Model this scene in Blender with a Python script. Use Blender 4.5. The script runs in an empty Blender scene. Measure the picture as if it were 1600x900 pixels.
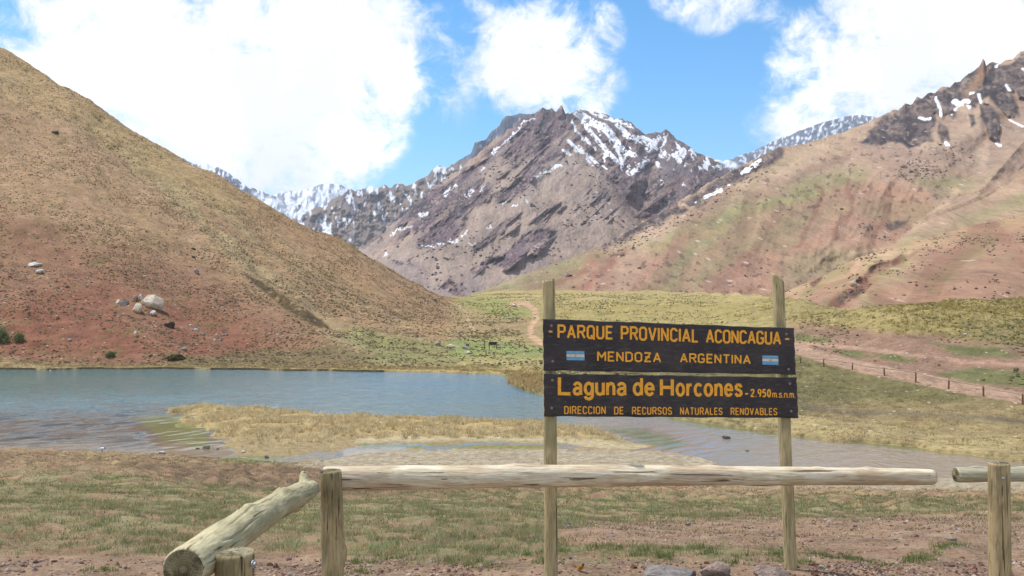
import bpy, math, random
import numpy as np
from mathutils import Vector, Matrix, Quaternion
random.seed(7); rng = np.random.default_rng(7)
sc = bpy.context.scene
COL = sc.collection
# ------------------------------------------------------------------ camera
F = 1386.0; U0 = 800.0; V0 = 470.0; EYE = 1.6; WATER = -6.4
cd = bpy.data.cameras.new("camera"); cam = bpy.data.objects.new("camera", cd); COL.objects.link(cam)
cd.sensor_width = 36; cd.lens = 36*F/1600; cd.shift_y = (V0-450)/1600.0
cd.clip_start = 0.05; cd.clip_end = 60000
cam.location = (0, 0, EYE); cam.rotation_euler = (math.radians(90), 0, 0)
sc.camera = cam
# ------------------------------------------------------------------ sun, sky, exposure
SUN_EL, SUN_AZ = 62.0, -62.0      # azimuth from +Y towards +X
sl = bpy.data.lights.new("sun", 'SUN'); sl.energy = 4.0; sl.angle = math.radians(0.6); sl.color = (1.0, 0.955, 0.89)
so = bpy.data.objects.new("sun", sl); COL.objects.link(so)
a, e = math.radians(SUN_AZ), math.radians(SUN_EL)
SUN = Vector((math.sin(a)*math.cos(e), math.cos(a)*math.cos(e), math.sin(e)))
so.rotation_euler = SUN.to_track_quat('Z', 'Y').to_euler(); so.location = (0, 0, 50)
sc.view_settings.view_transform = 'Standard'; sc.view_settings.look = 'None'
sc.view_settings.exposure = 0.34; sc.view_settings.gamma = 1.0
sc.render.engine = 'CYCLES'
sc.cycles.max_bounces = 5; sc.cycles.diffuse_bounces = 3; sc.cycles.glossy_bounces = 3
sc.cycles.volume_bounces = 0

class NT:
    def __init__(s, nt): s.nt = nt; s.n = nt.nodes; s.l = nt.links
    def node(s, t, **kw):
        n = s.n.new(t)
        for k, v in kw.items(): setattr(n, k, v)
        return n
    def put(s, sock, val):
        if isinstance(val, bpy.types.NodeSocket): s.l.new(val, sock)
        elif val is not None: sock.default_value = val
    def math(s, op, a, b=None, c=None, clamp=False):
        n = s.node('ShaderNodeMath', operation=op, use_clamp=clamp)
        s.put(n.inputs[0], a); s.put(n.inputs[1], b)
        if c is not None: s.put(n.inputs[2], c)
        return n.outputs[0]
    def vmath(s, op, a, b=None, out=0):
        n = s.node('ShaderNodeVectorMath', operation=op)
        s.put(n.inputs[0], a); s.put(n.inputs[1], b)
        return n.outputs[out]
    def mapr(s, v, a, b, c=0.0, d=1.0, smooth=True):
        n = s.node('ShaderNodeMapRange', interpolation_type='SMOOTHSTEP' if smooth else 'LINEAR')
        s.put(n.inputs['Value'], v); n.inputs['From Min'].default_value = a; n.inputs['From Max'].default_value = b
        n.inputs['To Min'].default_value = c; n.inputs['To Max'].default_value = d
        return n.outputs['Result']
    def mix(s, f, a, b, blend='MIX'):
        n = s.node('ShaderNodeMix', data_type='RGBA', blend_type=blend, clamp_factor=True)
        s.put(n.inputs[0], f); s.put(n.inputs[6], a); s.put(n.inputs[7], b)
        return n.outputs[2]
    def noise(s, vec, scale, detail=4, rough=0.55, dist=0.0, dim='3D'):
        n = s.node('ShaderNodeTexNoise', noise_dimensions=dim)
        s.put(n.inputs['Vector'], vec); n.inputs['Scale'].default_value = scale
        n.inputs['Detail'].default_value = detail; n.inputs['Roughness'].default_value = rough
        n.inputs['Distortion'].default_value = dist
        return n.outputs[0]
    def scalev(s, vec, v): return s.vmath('MULTIPLY', vec, v)

def lin(r, g, b, k=1.0):
    f = lambda c: ((c/255.0)/12.92 if c/255.0 <= 0.04045 else (((c/255.0)+0.055)/1.055)**2.4)
    return (f(r)*k, f(g)*k, f(b)*k, 1.0)

w = bpy.data.worlds.new("World"); sc.world = w; w.use_nodes = True
T = NT(w.node_tree); T.n.clear()
out = T.node('ShaderNodeOutputWorld'); bg = T.node('ShaderNodeBackground'); T.l.new(bg.outputs[0], out.inputs[0])
bg.inputs['Strength'].default_value = 0.10
sky = T.node('ShaderNodeTexSky', sky_type='NISHITA', sun_disc=False)
sky.sun_elevation = math.radians(SUN_EL); sky.sun_rotation = math.radians(SUN_AZ)
sky.altitude = 2900; sky.air_density = 1.0; sky.dust_density = 0.6; sky.ozone_density = 1.6
hsv = T.node('ShaderNodeHueSaturation'); T.l.new(sky.outputs[0], hsv.inputs['Color'])
hsv.inputs['Saturation'].default_value = 1.33; hsv.inputs['Value'].default_value = 1.75; hsv.inputs['Hue'].default_value = .49
tc = T.node('ShaderNodeTexCoord'); D = T.vmath('NORMALIZE', tc.outputs['Generated'])
n1 = T.noise(T.scalev(D, (1, 1, 1.4)), 7.5, 10, 0.62, 0.35)
n2 = T.noise(T.scalev(D, (1, 1, 1.2)), 24.0, 9, 0.68, 0.5)
nn = T.math('ADD', T.math('MULTIPLY', T.math('SUBTRACT', n1, 0.5), 1.5), T.math('MULTIPLY', T.math('SUBTRACT', n2, 0.5), 1.6))
def blob(u, v, r, amp):
    d = Vector(((u-U0)/F, 1.0, -(v-V0)/F)).normalized()
    c = T.vmath('DOT_PRODUCT', D, tuple(d), out=1)
    return T.mapr(c, math.cos(r/F*1.0), 1.0 - (1-math.cos(r/F))*0.12, 0.0, amp)
blobs = [(270,90,185,1.05),(380,170,205,1.05),(480,150,190,1.0),(440,270,130,.85),(560,130,120,.75),(60,20,150,.30),(470,20,200,.7),
         (310,240,170,.6),(850,95,118,.85),(795,62,70,.55),(905,135,90,.6),(930,50,60,.4),(1110,-18,80,.46),(1060,-20,60,.4),(1175,-20,60,.4),
         (1400,90,165,.85),(1290,140,110,.7),(1475,40,130,.75),(1600,-30,210,.42),(1320,170,90,.6),(1640,70,150,.34),
         (640,50,190,.30),(40,80,120,.22),(1200,200,50,.25),(1240,60,60,.3),(-480,100,380,.6),(-250,-400,500,.7),(2150,50,380,.6),(1000,-700,500,.5),(1900,-500,400,.6)]
tot = None
for b in blobs:
    x = blob(*b); tot = x if tot is None else T.math('MAXIMUM', tot, x) if b[3] > .34 else T.math('ADD', tot, x)
# away from the view direction a broken cover of clouds goes on
sep = T.node('ShaderNodeSeparateXYZ'); T.l.new(D, sep.inputs[0])
back = T.mapr(sep.outputs['Y'], -0.3, 0.35, 0.5, 0.0)
tot = T.math('MAXIMUM', tot, back)
tot = T.math('MINIMUM', tot, 1.0)
dens = T.math('ADD', tot, T.math('MULTIPLY', nn, T.mapr(tot, 0.0, 0.35, 0.2, 1.2)))
mask = T.mapr(dens, 0.10, 0.88, 0.0, 1.0)
n3 = T.noise(D, 9.0, 5, 0.55)
ccol = T.mix(T.mapr(T.math('ADD', T.math('MULTIPLY', n3, 0.9), T.math('MULTIPLY', dens, 0.12)), 0.46, 0.80), (8.8, 9.0, 9.4, 1), (12.6, 12.6, 12.6, 1))
skyc = T.mix(mask, hsv.outputs[0], ccol)
T.l.new(skyc, bg.inputs['Color'])

# ------------------------------------------------------------------ numpy noise
_perm = np.random.default_rng(11).permutation(4096)
_ga = np.random.default_rng(12).uniform(0, 2*np.pi, 4096)
def perlin(x, y, seed=0):
    x = np.asarray(x, float)+seed*17.31; y = np.asarray(y, float)+seed*9.77
    xi = np.floor(x).astype(int); yi = np.floor(y).astype(int); xf = x-xi; yf = y-yi
    def g(ix, iy, dx, dy):
        h = _perm[(_perm[ix & 4095]+iy) & 4095]; an = _ga[h]
        return np.cos(an)*dx+np.sin(an)*dy
    sx = xf*xf*xf*(xf*(xf*6-15)+10); sy = yf*yf*yf*(yf*(yf*6-15)+10)
    n00 = g(xi, yi, xf, yf); n10 = g(xi+1, yi, xf-1, yf); n01 = g(xi, yi+1, xf, yf-1); n11 = g(xi+1, yi+1, xf-1, yf-1)
    return ((n00*(1-sx)+n10*sx)*(1-sy)+(n01*(1-sx)+n11*sx)*sy)*1.5
def fbm(x, y, o=5, seed=0, gain=.5):
    s = 0; a = 1; t = 0; f = 1
    for i in range(o): s = s+a*perlin(x*f, y*f, seed+i); t += a; a *= gain; f *= 2.03
    return s/t*1.6
def ridged(x, y, o=5, seed=0, gain=.55):
    s = 0; a = 1; t = 0; f = 1
    for i in range(o): s = s+a*(1-np.abs(perlin(x*f, y*f, seed+i))*2.0); t += a; a *= gain; f *= 2.07
    return s/t
def sst(x, a, b):
    t = np.clip((x-a)/(b-a), 0, 1); return t*t*(3-2*t)
def mixc(c, col, m): return c*(1-m[..., None])+np.array(col[:3])*m[..., None]
def segd(u, v, pts, closed=False):
    d = np.full(u.shape, 1e9); P = list(pts)+([pts[0]] if closed else [])
    for (x0, y0), (x1, y1) in zip(P[:-1], P[1:]):
        dx, dy = x1-x0, y1-y0; L = dx*dx+dy*dy+1e-12
        t = np.clip(((u-x0)*dx+(v-y0)*dy)/L, 0, 1)
        d = np.minimum(d, (u-x0-t*dx)**2+(v-y0-t*dy)**2)
    return np.sqrt(d)
def inpoly(u, v, pts):
    r = np.zeros(u.shape, bool); n = len(pts)
    for i in range(n):
        x0, y0 = pts[i]; x1, y1 = pts[(i+1) % n]
        if y0 == y1: continue
        c = ((y0 > v) != (y1 > v)) & (u < (x1-x0)*(v-y0)/(y1-y0)+x0); r ^= c
    return r
def sdf(u, v, pts):
    d = segd(u, v, pts, True); return np.where(inpoly(u, v, pts), d, -d)       # positive inside
def pm(u, v, pts, fe=4.0): return sst(sdf(u, v, pts), -fe, fe)
def st(u, v, pts, wd, fe=1.5):
    pts = pts if len(pts) > 1 else [pts[0], (pts[0][0]+.1, pts[0][1])]
    return 1-sst(segd(u, v, pts), wd-fe, wd+fe)
def pchip(k, V, s):                       # V (n, ...) at sorted k; sample at s
    V = np.asarray(V, float); k = np.asarray(k, float); n = len(k)
    h = np.diff(k).reshape((-1,)+(1,)*(V.ndim-1)); dl = np.diff(V, axis=0)/h
    d = np.zeros_like(V); p = dl[1:]*dl[:-1]
    d[1:-1] = np.where(p > 0, 2*p/np.where(dl[1:]+dl[:-1] == 0, 1, dl[1:]+dl[:-1]), 0); d[0] = dl[0]; d[-1] = dl[-1]
    s = np.clip(s, k[0], k[-1]); i = np.clip(np.searchsorted(k, s, side='right')-1, 0, n-2)
    hh = np.diff(k)[i]; t = (s-k[i])/hh
    t = t.reshape((-1,)+(1,)*(V.ndim-1)); hh = hh.reshape(t.shape)
    return V[i]*(2*t**3-3*t*t+1)+hh*d[i]*(t**3-2*t*t+t)+V[i+1]*(-2*t**3+3*t*t)+hh*d[i+1]*(t**3-t*t)
def interp_pts(pts, x): p = sorted(pts); return pchip([q[0] for q in p], [q[1] for q in p], x)

# ------------------------------------------------------------------ mesh helpers
def raw_mesh(name, co, faces_flat, nper, smooth=True, col=None, extra=None):
    me = bpy.data.meshes.new(name); co = np.asarray(co, np.float32); fl = np.asarray(faces_flat, np.int32).ravel()
    me.vertices.add(len(co)); me.vertices.foreach_set('co', co.ravel())
    nf = len(fl)//nper; me.loops.add(len(fl)); me.loops.foreach_set('vertex_index', fl)
    me.polygons.add(nf); me.polygons.foreach_set('loop_start', np.arange(nf, dtype=np.int32)*nper)
    try: me.polygons.foreach_set('loop_total', np.full(nf, nper, np.int32))
    except Exception: pass
    me.polygons.foreach_set('use_smooth', np.full(nf, smooth))
    if col is not None:
        at = me.attributes.new('Col', 'FLOAT_COLOR', 'POINT')
        c = np.ones((len(co), 4), np.float32); c[:, :3] = col; at.data.foreach_set('color', c.ravel())
    if extra:
        for k, v in extra.items():
            at = me.attributes.new(k, 'FLOAT', 'POINT'); at.data.foreach_set('value', np.asarray(v, np.float32).ravel())
    me.update(); me.validate(); return me
def grid_faces(nr, nc):
    i = np.arange(nr-1)[:, None]*nc+np.arange(nc-1)[None, :]
    return np.stack([i, i+1, i+nc+1, i+nc], -1).reshape(-1, 4)
def link(name, me, mat, parent=None, **props):
    o = bpy.data.objects.new(name, me); COL.objects.link(o)
    if mat is not None:
        for m_ in (mat if isinstance(mat, (list, tuple)) else [mat]): me.materials.append(m_)
    if parent is not None: o.parent = parent
    for k, v in props.items(): o[k] = v
    return o
def thing(name, label, cat, loc=(0, 0, 0), group=None):
    o = bpy.data.objects.new(name, None); COL.objects.link(o); o.location = loc; o.empty_display_size = .2
    o['label'] = label; o['category'] = cat
    if group: o['group'] = group
    return o
def W(u, v, d): return Vector(((u-U0)/F*d, d, EYE-(v-V0)/F*d))

# ------------------------------------------------------------------ materials
def new_mat(name):
    m = bpy.data.materials.new(name); m.use_nodes = True; t = NT(m.node_tree); t.n.clear()
    o = t.node('ShaderNodeOutputMaterial'); b = t.node('ShaderNodeBsdfPrincipled'); t.l.new(b.outputs[0], o.inputs[0])
    b.inputs['Roughness'].default_value = .9; b.inputs['Specular IOR Level'].default_value = .2
    return m, t, b
def bump(t, b, h, dist, strength=1.0):
    n = t.node('ShaderNodeBump'); n.inputs['Distance'].default_value = dist; n.inputs['Strength'].default_value = strength
    t.put(n.inputs['Height'], h); t.l.new(n.outputs[0], b.inputs['Normal'])
def terrain_mat(name, sc1, sc2, amp=.5, bdist=.3, bstr=.6, speck=None, asp=None):
    m, t, b = new_mat(name)
    at = t.node('ShaderNodeAttribute', attribute_name='Col'); g = t.node('ShaderNodeNewGeometry'); p = g.outputs['Position']
    if asp: p = t.scalev(p, asp)
    a1 = t.noise(p, sc1, 6, .62); a2 = t.noise(p, sc2, 6, .68)
    f = t.math('ADD', t.math('MULTIPLY', t.mapr(a1, .3, .7, -1, 1, False), amp*.5), t.math('MULTIPLY', t.mapr(a2, .3, .7, -1, 1, False), amp*.5))
    f = t.math('ADD', f, 1.0)
    c = t.vmath('SCALE', at.outputs['Color']); c.node.inputs['Scale'].default_value = 1; t.l.new(f, c.node.inputs['Scale'])
    if speck:
        for (s, thr, colr, mx) in speck:
            vo = t.node('ShaderNodeTexVoronoi'); t.put(vo.inputs['Vector'], p); vo.inputs['Scale'].default_value = s
            sp = t.node('ShaderNodeSeparateColor'); t.l.new(vo.outputs['Color'], sp.inputs[0])
            k = t.math('MULTIPLY', t.mapr(vo.outputs['Distance'], .18, .38, 1, 0), t.math('GREATER_THAN', sp.outputs[0], thr))
            c = t.mix(t.math('MULTIPLY', k, mx), c, colr)
    t.put(b.inputs['Base Color'], c)
    bump(t, b, t.math('ADD', a2, t.math('MULTIPLY', a1, .6)), bdist, bstr)
    return m
M_near = terrain_mat('red_earth_and_turf', 3.0, 28.0, .75, .05, .9, [(26, .9, lin(168,148,128), .5), (55, .84, lin(180,160,140), .5), (40, .88, lin(105,78,62), .7)])
M_valley = terrain_mat('hill_soil_and_turf', .45, 3.2, .55, .5, .55, [(2.2, .93, lin(205,190,170), .6), (1.7, .8, lin(92,78,50), .6), (2.6, .75, lin(110,84,58), .5)])
M_right = terrain_mat('dry_mountain_soil', .06, .5, .42, 2.5, .7, [(.12, .9, lin(105,85,75), .5), (.2, .93, lin(205,190,170), .5), (.3, .8, lin(118,104,84), .4)], (1, .2, .35))
M_mount = terrain_mat('mountain_rock', .03, .2, .55, 6.0, .9, None, (1, .25, .45))
M_back = terrain_mat('far_mountain_rock', .01, .06, .4, 14.0, .6, None, (1, .2, .4))

def attr_mat(name, rough=.9, trans=0.0, amp=.3, sc1=3.0):
    m, t, b = new_mat(name)
    at = t.node('ShaderNodeAttribute', attribute_name='Col'); g = t.node('ShaderNodeNewGeometry')
    a1 = t.noise(g.outputs['Position'], sc1, 3, .6)
    c = t.vmath('SCALE', at.outputs['Color']); t.l.new(t.mapr(a1, .3, .7, 1-amp, 1+amp, False), c.node.inputs['Scale'])
    t.put(b.inputs['Base Color'], c); b.inputs['Roughness'].default_value = rough
    if trans:
        tr = t.node('ShaderNodeBsdfTranslucent'); t.put(tr.inputs[0], c); mx = t.node('ShaderNodeMixShader'); mx.inputs[0].default_value = trans
        t.l.new(b.outputs[0], mx.inputs[1]); t.l.new(tr.outputs[0], mx.inputs[2]); t.l.new(mx.outputs[0], t.n['Material Output'].inputs[0])
    return m
M_grass = attr_mat('grass_blades', .7, .42, .2, 4.0)
M_shrub = attr_mat('shrub_leaves', .9, .2, .35, 2.5)

# ================================================================== WATER LINE AND LAKE SHAPES (photo directions on the water plane)
def yw(v): return F*(EYE-WATER)/(v-V0)
def on_water(pts): return [((u-U0)/F*yw(v), yw(v)) for u, v in pts]
SHORE = [(-1200,577),(0,577),(60,578),(130,577),(260,577.5),(400,578.5),(500,580),(600,581),(700,583),(780,586),(792,592),(798,601),(815,609),(850,618),(950,637),(1050,654),(1240,684),(1420,700),(1600,722),(1800,748),(2000,775),(3000,850)]
NEARV = [(-1200,690),(0,697),(100,703),(200,706),(260,710),(330,715),(430,721),(500,725),(540,733),(700,740),(850,746),(1000,750),(1240,755),(1440,757),(1600,752),(1900,760),(3000,800)]
SPIT = [(262,640),(290,635),(330,633),(370,635),(400,639),(450,642),(500,646),(540,650),(600,651),(700,654),(760,655),(850,658),(890,664),(930,672),(975,684),(1010,690),(1040,697),(1010,702),(960,702),(900,698),(870,694),(780,692),(700,692),(640,692),(580,693),(545,698),(500,708),(455,714),(400,714),(355,706),(328,694),(322,680),(318,673),(292,664),(268,652)]
MUD = [(455,728),(500,717),(540,704),(600,698.5),(700,697.5),(850,698),(960,701),(1040,705),(1110,714),(1128,722),(1085,729),(1160,736),(1240,738),(1440,744),(1600,744),(1750,750),(1750,768),(1440,764),(1240,761),(1000,756),(850,751),(700,745),(560,736),(500,731)]
POOL = [(1030,700),(900,666),(905,658),(1000,655),(1080,662),(1130,690),(1140,720),(1060,700)]
w_spit = on_water(SPIT); w_mud = on_water(MUD)
shore_u = np.array([p[0] for p in SHORE], float); shore_v = np.array([p[1] for p in SHORE], float)

# ================================================================== NEAR GROUND (kerb-less sheet round the camera down to the lake bed)
def near_h(X, Y):
    Yc = np.maximum(Y, 4.0); u = np.clip(U0+F*X/Yc, -1200, 3000)
    Yn = yw(np.interp(u, [p[0] for p in NEARV], [p[1] for p in NEARV]))
    t = np.where(Y > 5, 5+(Y-5)*(48-5)/(Yn-5), Y)
    z = pchip([-30, 0, 5, 10, 20, 35, 48, 60, 200], np.array([.3, .05, 0, -.72, -2.35, -4.65, -6.42, -7.6, -7.9]), t.ravel()).reshape(t.shape)
    far = sst(Y, 60, 40)*0+1
    lump = fbm(X*.35, Y*.35, 3, 3)*.10+fbm(X*1.6, Y*1.6, 3, 5)*.03+fbm(X*7, Y*7, 3, 9)*.008
    # turf hummocks between 14 m and the shore
    hum = np.maximum(fbm(X*1.1, Y*.8, 3, 21), 0)**1.2
    z = z+lump*sst(Y, 3, 8)+hum*.24*sst(Y, 12, 20)*sst(Yn-Y, 0, 5)
    # shallow shelves, the spit and the mud flat
    wx = X+fbm(X*.25, Y*.12, 4, 31)*1.6; wy = Y+fbm(X*.25+9, Y*.12, 4, 37)*1.0
    ds = sdf(wx, wy, w_spit); sp = WATER-.5+.5*sst(ds, -4, 0)+.05*sst(ds, -.3, .4)+.16*sst(ds, .2, 3)+np.maximum(ds, 0)**.3*0.03*(1+fbm(X*.5, Y*.3, 4, 41)*1.6)
    dm = sdf(wx, wy, w_mud); md = WATER-.28+.285*sst(dm, -4, .3)+.03*sst(dm, 0, 3)+fbm(X*.5, Y*.2, 4, 43)*.03*sst(dm, -4, 1)
    z = np.where(Y > 20, np.maximum(z, np.maximum(sp, md)), z)
    return z
ncol, nrow = 560, 0
pp = np.sinh(np.linspace(-1, 1, ncol)*1.3)/np.sinh(1.3)*1.35
Yr = np.concatenate([np.linspace(-14, 3.5, 22)[:-1], np.geomspace(3.5, 42, 330)[:-1], np.linspace(42, 74, 150), np.geomspace(75, 125, 14)])
PPg, YY = np.meshgrid(pp, Yr); XX = PPg*(YY+16)*.95
NZ = near_h(XX, YY)
UU = U0+F*XX/np.maximum(YY, 2); VV = V0-F*(NZ-EYE)/np.maximum(YY, 2)
def near_color(X, Y, Z, u, v):
    c = np.zeros(X.shape+(3,)); c[:] = lin(150,118,98,.86)[:3]
    n = fbm(X*.5, Y*.4, 5, 51); n2 = fbm(X*2.2, Y*1.6, 4, 53); n3 = fbm(X*.18, Y*.12, 4, 57); n4 = fbm(X*6, Y*5, 3, 58)
    uu = u+n*35; vv = v+n*9+n2*4
    # dry straw mat
    c = mixc(c, lin(146,126,98,.9), sst(840-vv, 0, 25)*sst(n2, -.6, .3))
    # green turf bands
    left = pm(uu, vv, [(-900,735),(150,735),(430,760),(520,775),(760,765),(900,775),(1000,770),(1160,785),(1000,812),(870,825),(860,868),(700,875),(500,862),(300,868),(0,868),(-900,860)], 14)
    right = pm(uu, vv, [(860,778),(1240,775),(1500,778),(1800,775),(1900,808),(1480,806),(1230,812),(860,815)], 8)
    low = pm(uu, vv, [(560,858),(700,850),(850,848),(960,848),(1050,850),(1190,858),(1245,868),(1130,882),(900,880),(560,884)], 6)
    g = np.clip(left+right+low*.8, 0, 1)*sst(n2+n4*.6, -.75, .15)
    c = mixc(c, lin(134,132,98,.84), g*.5)
    # bare dark brown scuffed strip
    dk = pm(uu, vv, [(180,722),(480,722),(560,745),(900,750),(900,768),(520,775),(420,768),(240,752)], 8)*sst(n2, -.5, .4)
    c = mixc(c, lin(104,82,68,.78), dk*.85)
    c = mixc(c, lin(112,88,74,.8), pm(uu, vv, [(-900,700),(0,702),(250,712),(500,728),(460,738),(200,728),(0,722),(-900,720)], 5)*.6*sst(n4, -.4, .3))
    c = mixc(c, lin(104,82,68,.8), pm(uu, vv, [(720,800),(860,812),(1240,806),(1500,803),(1500,814),(1240,822),(950,822),(880,850),(700,850)], 6)*.55*sst(n2, -.4, .5))
    # shore straw
    c = mixc(c, lin(160,142,104,.9), sst(vv, 700, 712)*sst(735-vv, 0, 12)*sst(n, -.2, .5)*.6*sst(u, 0, 200))
    # red dirt towards the camera
    dirt = np.maximum(sst(vv, 862, 878), pm(uu, vv, [(905,812),(1240,806),(1540,803),(1900,800),(1900,860),(1500,872),(1250,860),(1000,850),(880,840)], 9)*sst(n4, -.9, -.1))
    c = mixc(c, lin(150,124,106,.84), dirt)
    c = mixc(c, lin(166,142,124,.88), dirt*sst(n4, .15, .6)*.5)
    c = mixc(c, lin(118,124,84,.80), low*sst(n2+n4*.5, -.1, .45)*.5)
    # lake bed, mud, spit
    wx = X+n*0; lo = sst(Z, WATER+.5, WATER+.02)*sst(Y, 25, 30)
    mudc = mixc(np.broadcast_to(np.array(lin(158,145,128,.88)[:3]), c.shape).copy(), lin(132,116,98,.85), sst(n2, -.3, .5)*.5)
    mudc = mixc(mudc, lin(170,158,142,.9), sst(fbm(X*.4, Y*1.6, 4, 60), .05, .4)*.5)
    m = sst(v, 698, 704)*pm(u+n*10, v+n*3+n2*2, MUD, 3)
    c = c*(1-m[..., None])+mudc*m[..., None]
    s = pm(u, v, SPIT, 2)*sst(Y, 30, 35)
    spc = mixc(np.broadcast_to(np.array(lin(168,146,106,.86)[:3]), c.shape).copy(), lin(146,128,100,.84), sst(v+n*10, 668, 690)*.8)
    spc = mixc(spc, lin(176,162,136,.87), st(u, v+n*4, [(560,688),(640,684),(760,684),(860,686),(960,696),(1010,698)], 4, 3)*.8)
    c = c*(1-s[..., None])+spc*s[..., None]
    # green algae fringes
    for pts in ([(208,656),(240,650),(268,651),(300,664),(322,676),(332,694),(310,700),(270,690),(262,680)], [(560,694),(700,695),(870,696),(870,702),(700,701),(560,701)],
                [(350,712),(440,714),(452,722),(400,724),(345,720)], [(930,666),(985,668),(1060,694),(1050,702),(1000,692),(965,682)]):
        c = mixc(c, lin(122,124,72,.8), pm(u+n*5, v+n2*1.5, pts, 2.5)*.85*sst(Y, 30, 34))
    c *= np.array([1.17, 1.16, 1.0])
    return c
nc_ = near_color(XX, YY, NZ, UU, VV)
me = raw_mesh('ground', np.stack([XX, YY, NZ], -1).reshape(-1, 3), grid_faces(*XX.shape), 4, True, nc_.reshape(-1, 3))
ground = link('ground', me, M_near, kind='structure')
NEAR = dict(X=XX, Y=YY, Z=NZ, U=UU, V=VV)

# ================================================================== WATER
m, t, b = new_mat('lake_water'); M_water = m
g = t.node('ShaderNodeNewGeometry'); p = g.outputs['Position']; at = t.node('ShaderNodeAttribute', attribute_name='Col')
calm = t.node('ShaderNodeAttribute', attribute_name='calm')
w1 = t.noise(t.scalev(p, (1.0, .8, 1)), 1.0, 4, .62, .6); w2 = t.noise(t.scalev(p, (1.0, .9, 1)), 3.2, 3, .6)
t.put(b.inputs['Base Color'], at.outputs['Color']); b.inputs['Roughness'].default_value = .09; b.inputs['IOR'].default_value = 1.33; b.inputs['Specular IOR Level'].default_value = .5
h = t.math('ADD', w1, t.math('MULTIPLY', w2, .4)); h = t.math('MULTIPLY', h, calm.outputs['Fac'])
bump(t, b, h, .24, 1.0)
uw = np.concatenate([np.linspace(-1300, -60, 60)[:-1], np.linspace(-60, 1660, 620), np.linspace(1660, 3100, 60)[1:]]); vw = np.concatenate([np.linspace(573, 600, 40)[:-1], np.linspace(600, 700, 260)[:-1], np.linspace(700, 760, 60)])
Uw, Vw = np.meshgrid(uw, vw); Yw = yw(Vw); Xw = (Uw-U0)/F*Yw
ph = fbm(Xw*.13, Yw*.13, 3, 71)*7; rp = 0
for wl_, aa_, am_, sd0 in ((1.55, 44, 1.0, 1), (1.05, 36, .45, 2), (2.1, 52, .5, 3)):
    ca_, sa_ = math.cos(math.radians(aa_)), math.sin(math.radians(aa_)); q_ = np.sin(2*np.pi/wl_*(-sa_*Xw+ca_*Yw)+ph+sd0*2+1.6*fbm(Xw*.45, Yw*.45, 2, 75+sd0))
    rp = rp+am_*((q_*.5+.5)**1.6)*wl_*(.5+sst(fbm(Xw*.2, Yw*.2, 3, 77+sd0), -.5, .4))
amp = .042*sst(Vw, 596, 650)*sst(712-Vw, 0, 14)*sst(560-Uw, 0, 260)*(1-.9*pm(Uw, Vw, [(200,654),(268,648),(340,674),(400,720),(255,714)], 14))+.005*sst(Vw, 580, 600)*sst(720-Vw, 0, 12)
Zw = WATER+rp*amp-.05*(amp > .02)*0
cw = np.zeros(Xw.shape+(3,)); cw[:] = lin(118,146,148,.64)[:3]  # open water lightened in its colour to stand in for sky reflection
nw = fbm(Xw*.12, Yw*.12, 4, 73); nw2 = fbm(Xw*.5, Yw*1.2, 3, 74)
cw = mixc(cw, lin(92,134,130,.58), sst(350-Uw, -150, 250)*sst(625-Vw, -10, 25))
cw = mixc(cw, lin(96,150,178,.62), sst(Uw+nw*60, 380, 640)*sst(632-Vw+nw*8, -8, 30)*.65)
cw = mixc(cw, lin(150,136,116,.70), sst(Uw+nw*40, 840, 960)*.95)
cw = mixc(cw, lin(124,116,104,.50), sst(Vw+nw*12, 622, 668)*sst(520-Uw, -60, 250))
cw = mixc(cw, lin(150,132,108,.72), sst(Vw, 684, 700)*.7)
cw = mixc(cw, lin(150,128,104,.75), pm(Uw+nw*40, Vw+nw*5, [(880,664),(1030,662),(1120,680),(1140,704),(1090,716),(1130,728),(1000,745),(560,745),(540,706),(620,700),(960,702),(1040,698),(960,680)], 6)*.85)
cw = mixc(cw, lin(140,122,98,.7), st(Uw, Vw, [(540,652),(700,655),(850,660)], 5, 3)*.7)
for pts in ([(208,656),(240,650),(268,651),(300,664),(330,674),(336,694),(310,700),(270,690),(255,678)], [(560,694),(700,695),(870,696),(870,702),(700,701),(560,701)],
            [(350,712),(440,714),(452,722),(400,724),(345,720)], [(930,666),(985,668),(1070,694),(1050,702),(1000,692),(965,682)],[(1040,654),(1110,656),(1230,664),(1420,690),(1600,712),(1600,720),(1400,700),(1230,680),(1100,668)]):
    cw = mixc(cw, lin(112,122,62,.7), pm(Uw+nw*22, Vw+nw2*4, pts, 4.5)*.8)
calmv = (.75+.25*sst(Uw, 560, 300))*(1-.72*sst(Vw, 625, 665)*sst(560-Uw, 0, 200))*(1-.65*sst(Uw, 830, 960))
calmv = calmv*(1-.85*pm(Uw, Vw, [(530,700),(900,664),(1030,662),(1140,700),(1090,730),(530,745)], 12))*(1-.8*pm(Uw, Vw, [(208,656),(268,650),(336,674),(400,720),(255,712)], 14))
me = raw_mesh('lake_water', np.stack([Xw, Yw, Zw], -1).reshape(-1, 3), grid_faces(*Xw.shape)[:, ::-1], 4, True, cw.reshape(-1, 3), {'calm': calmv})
link('lake_water', me, M_water, kind='structure')

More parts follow.
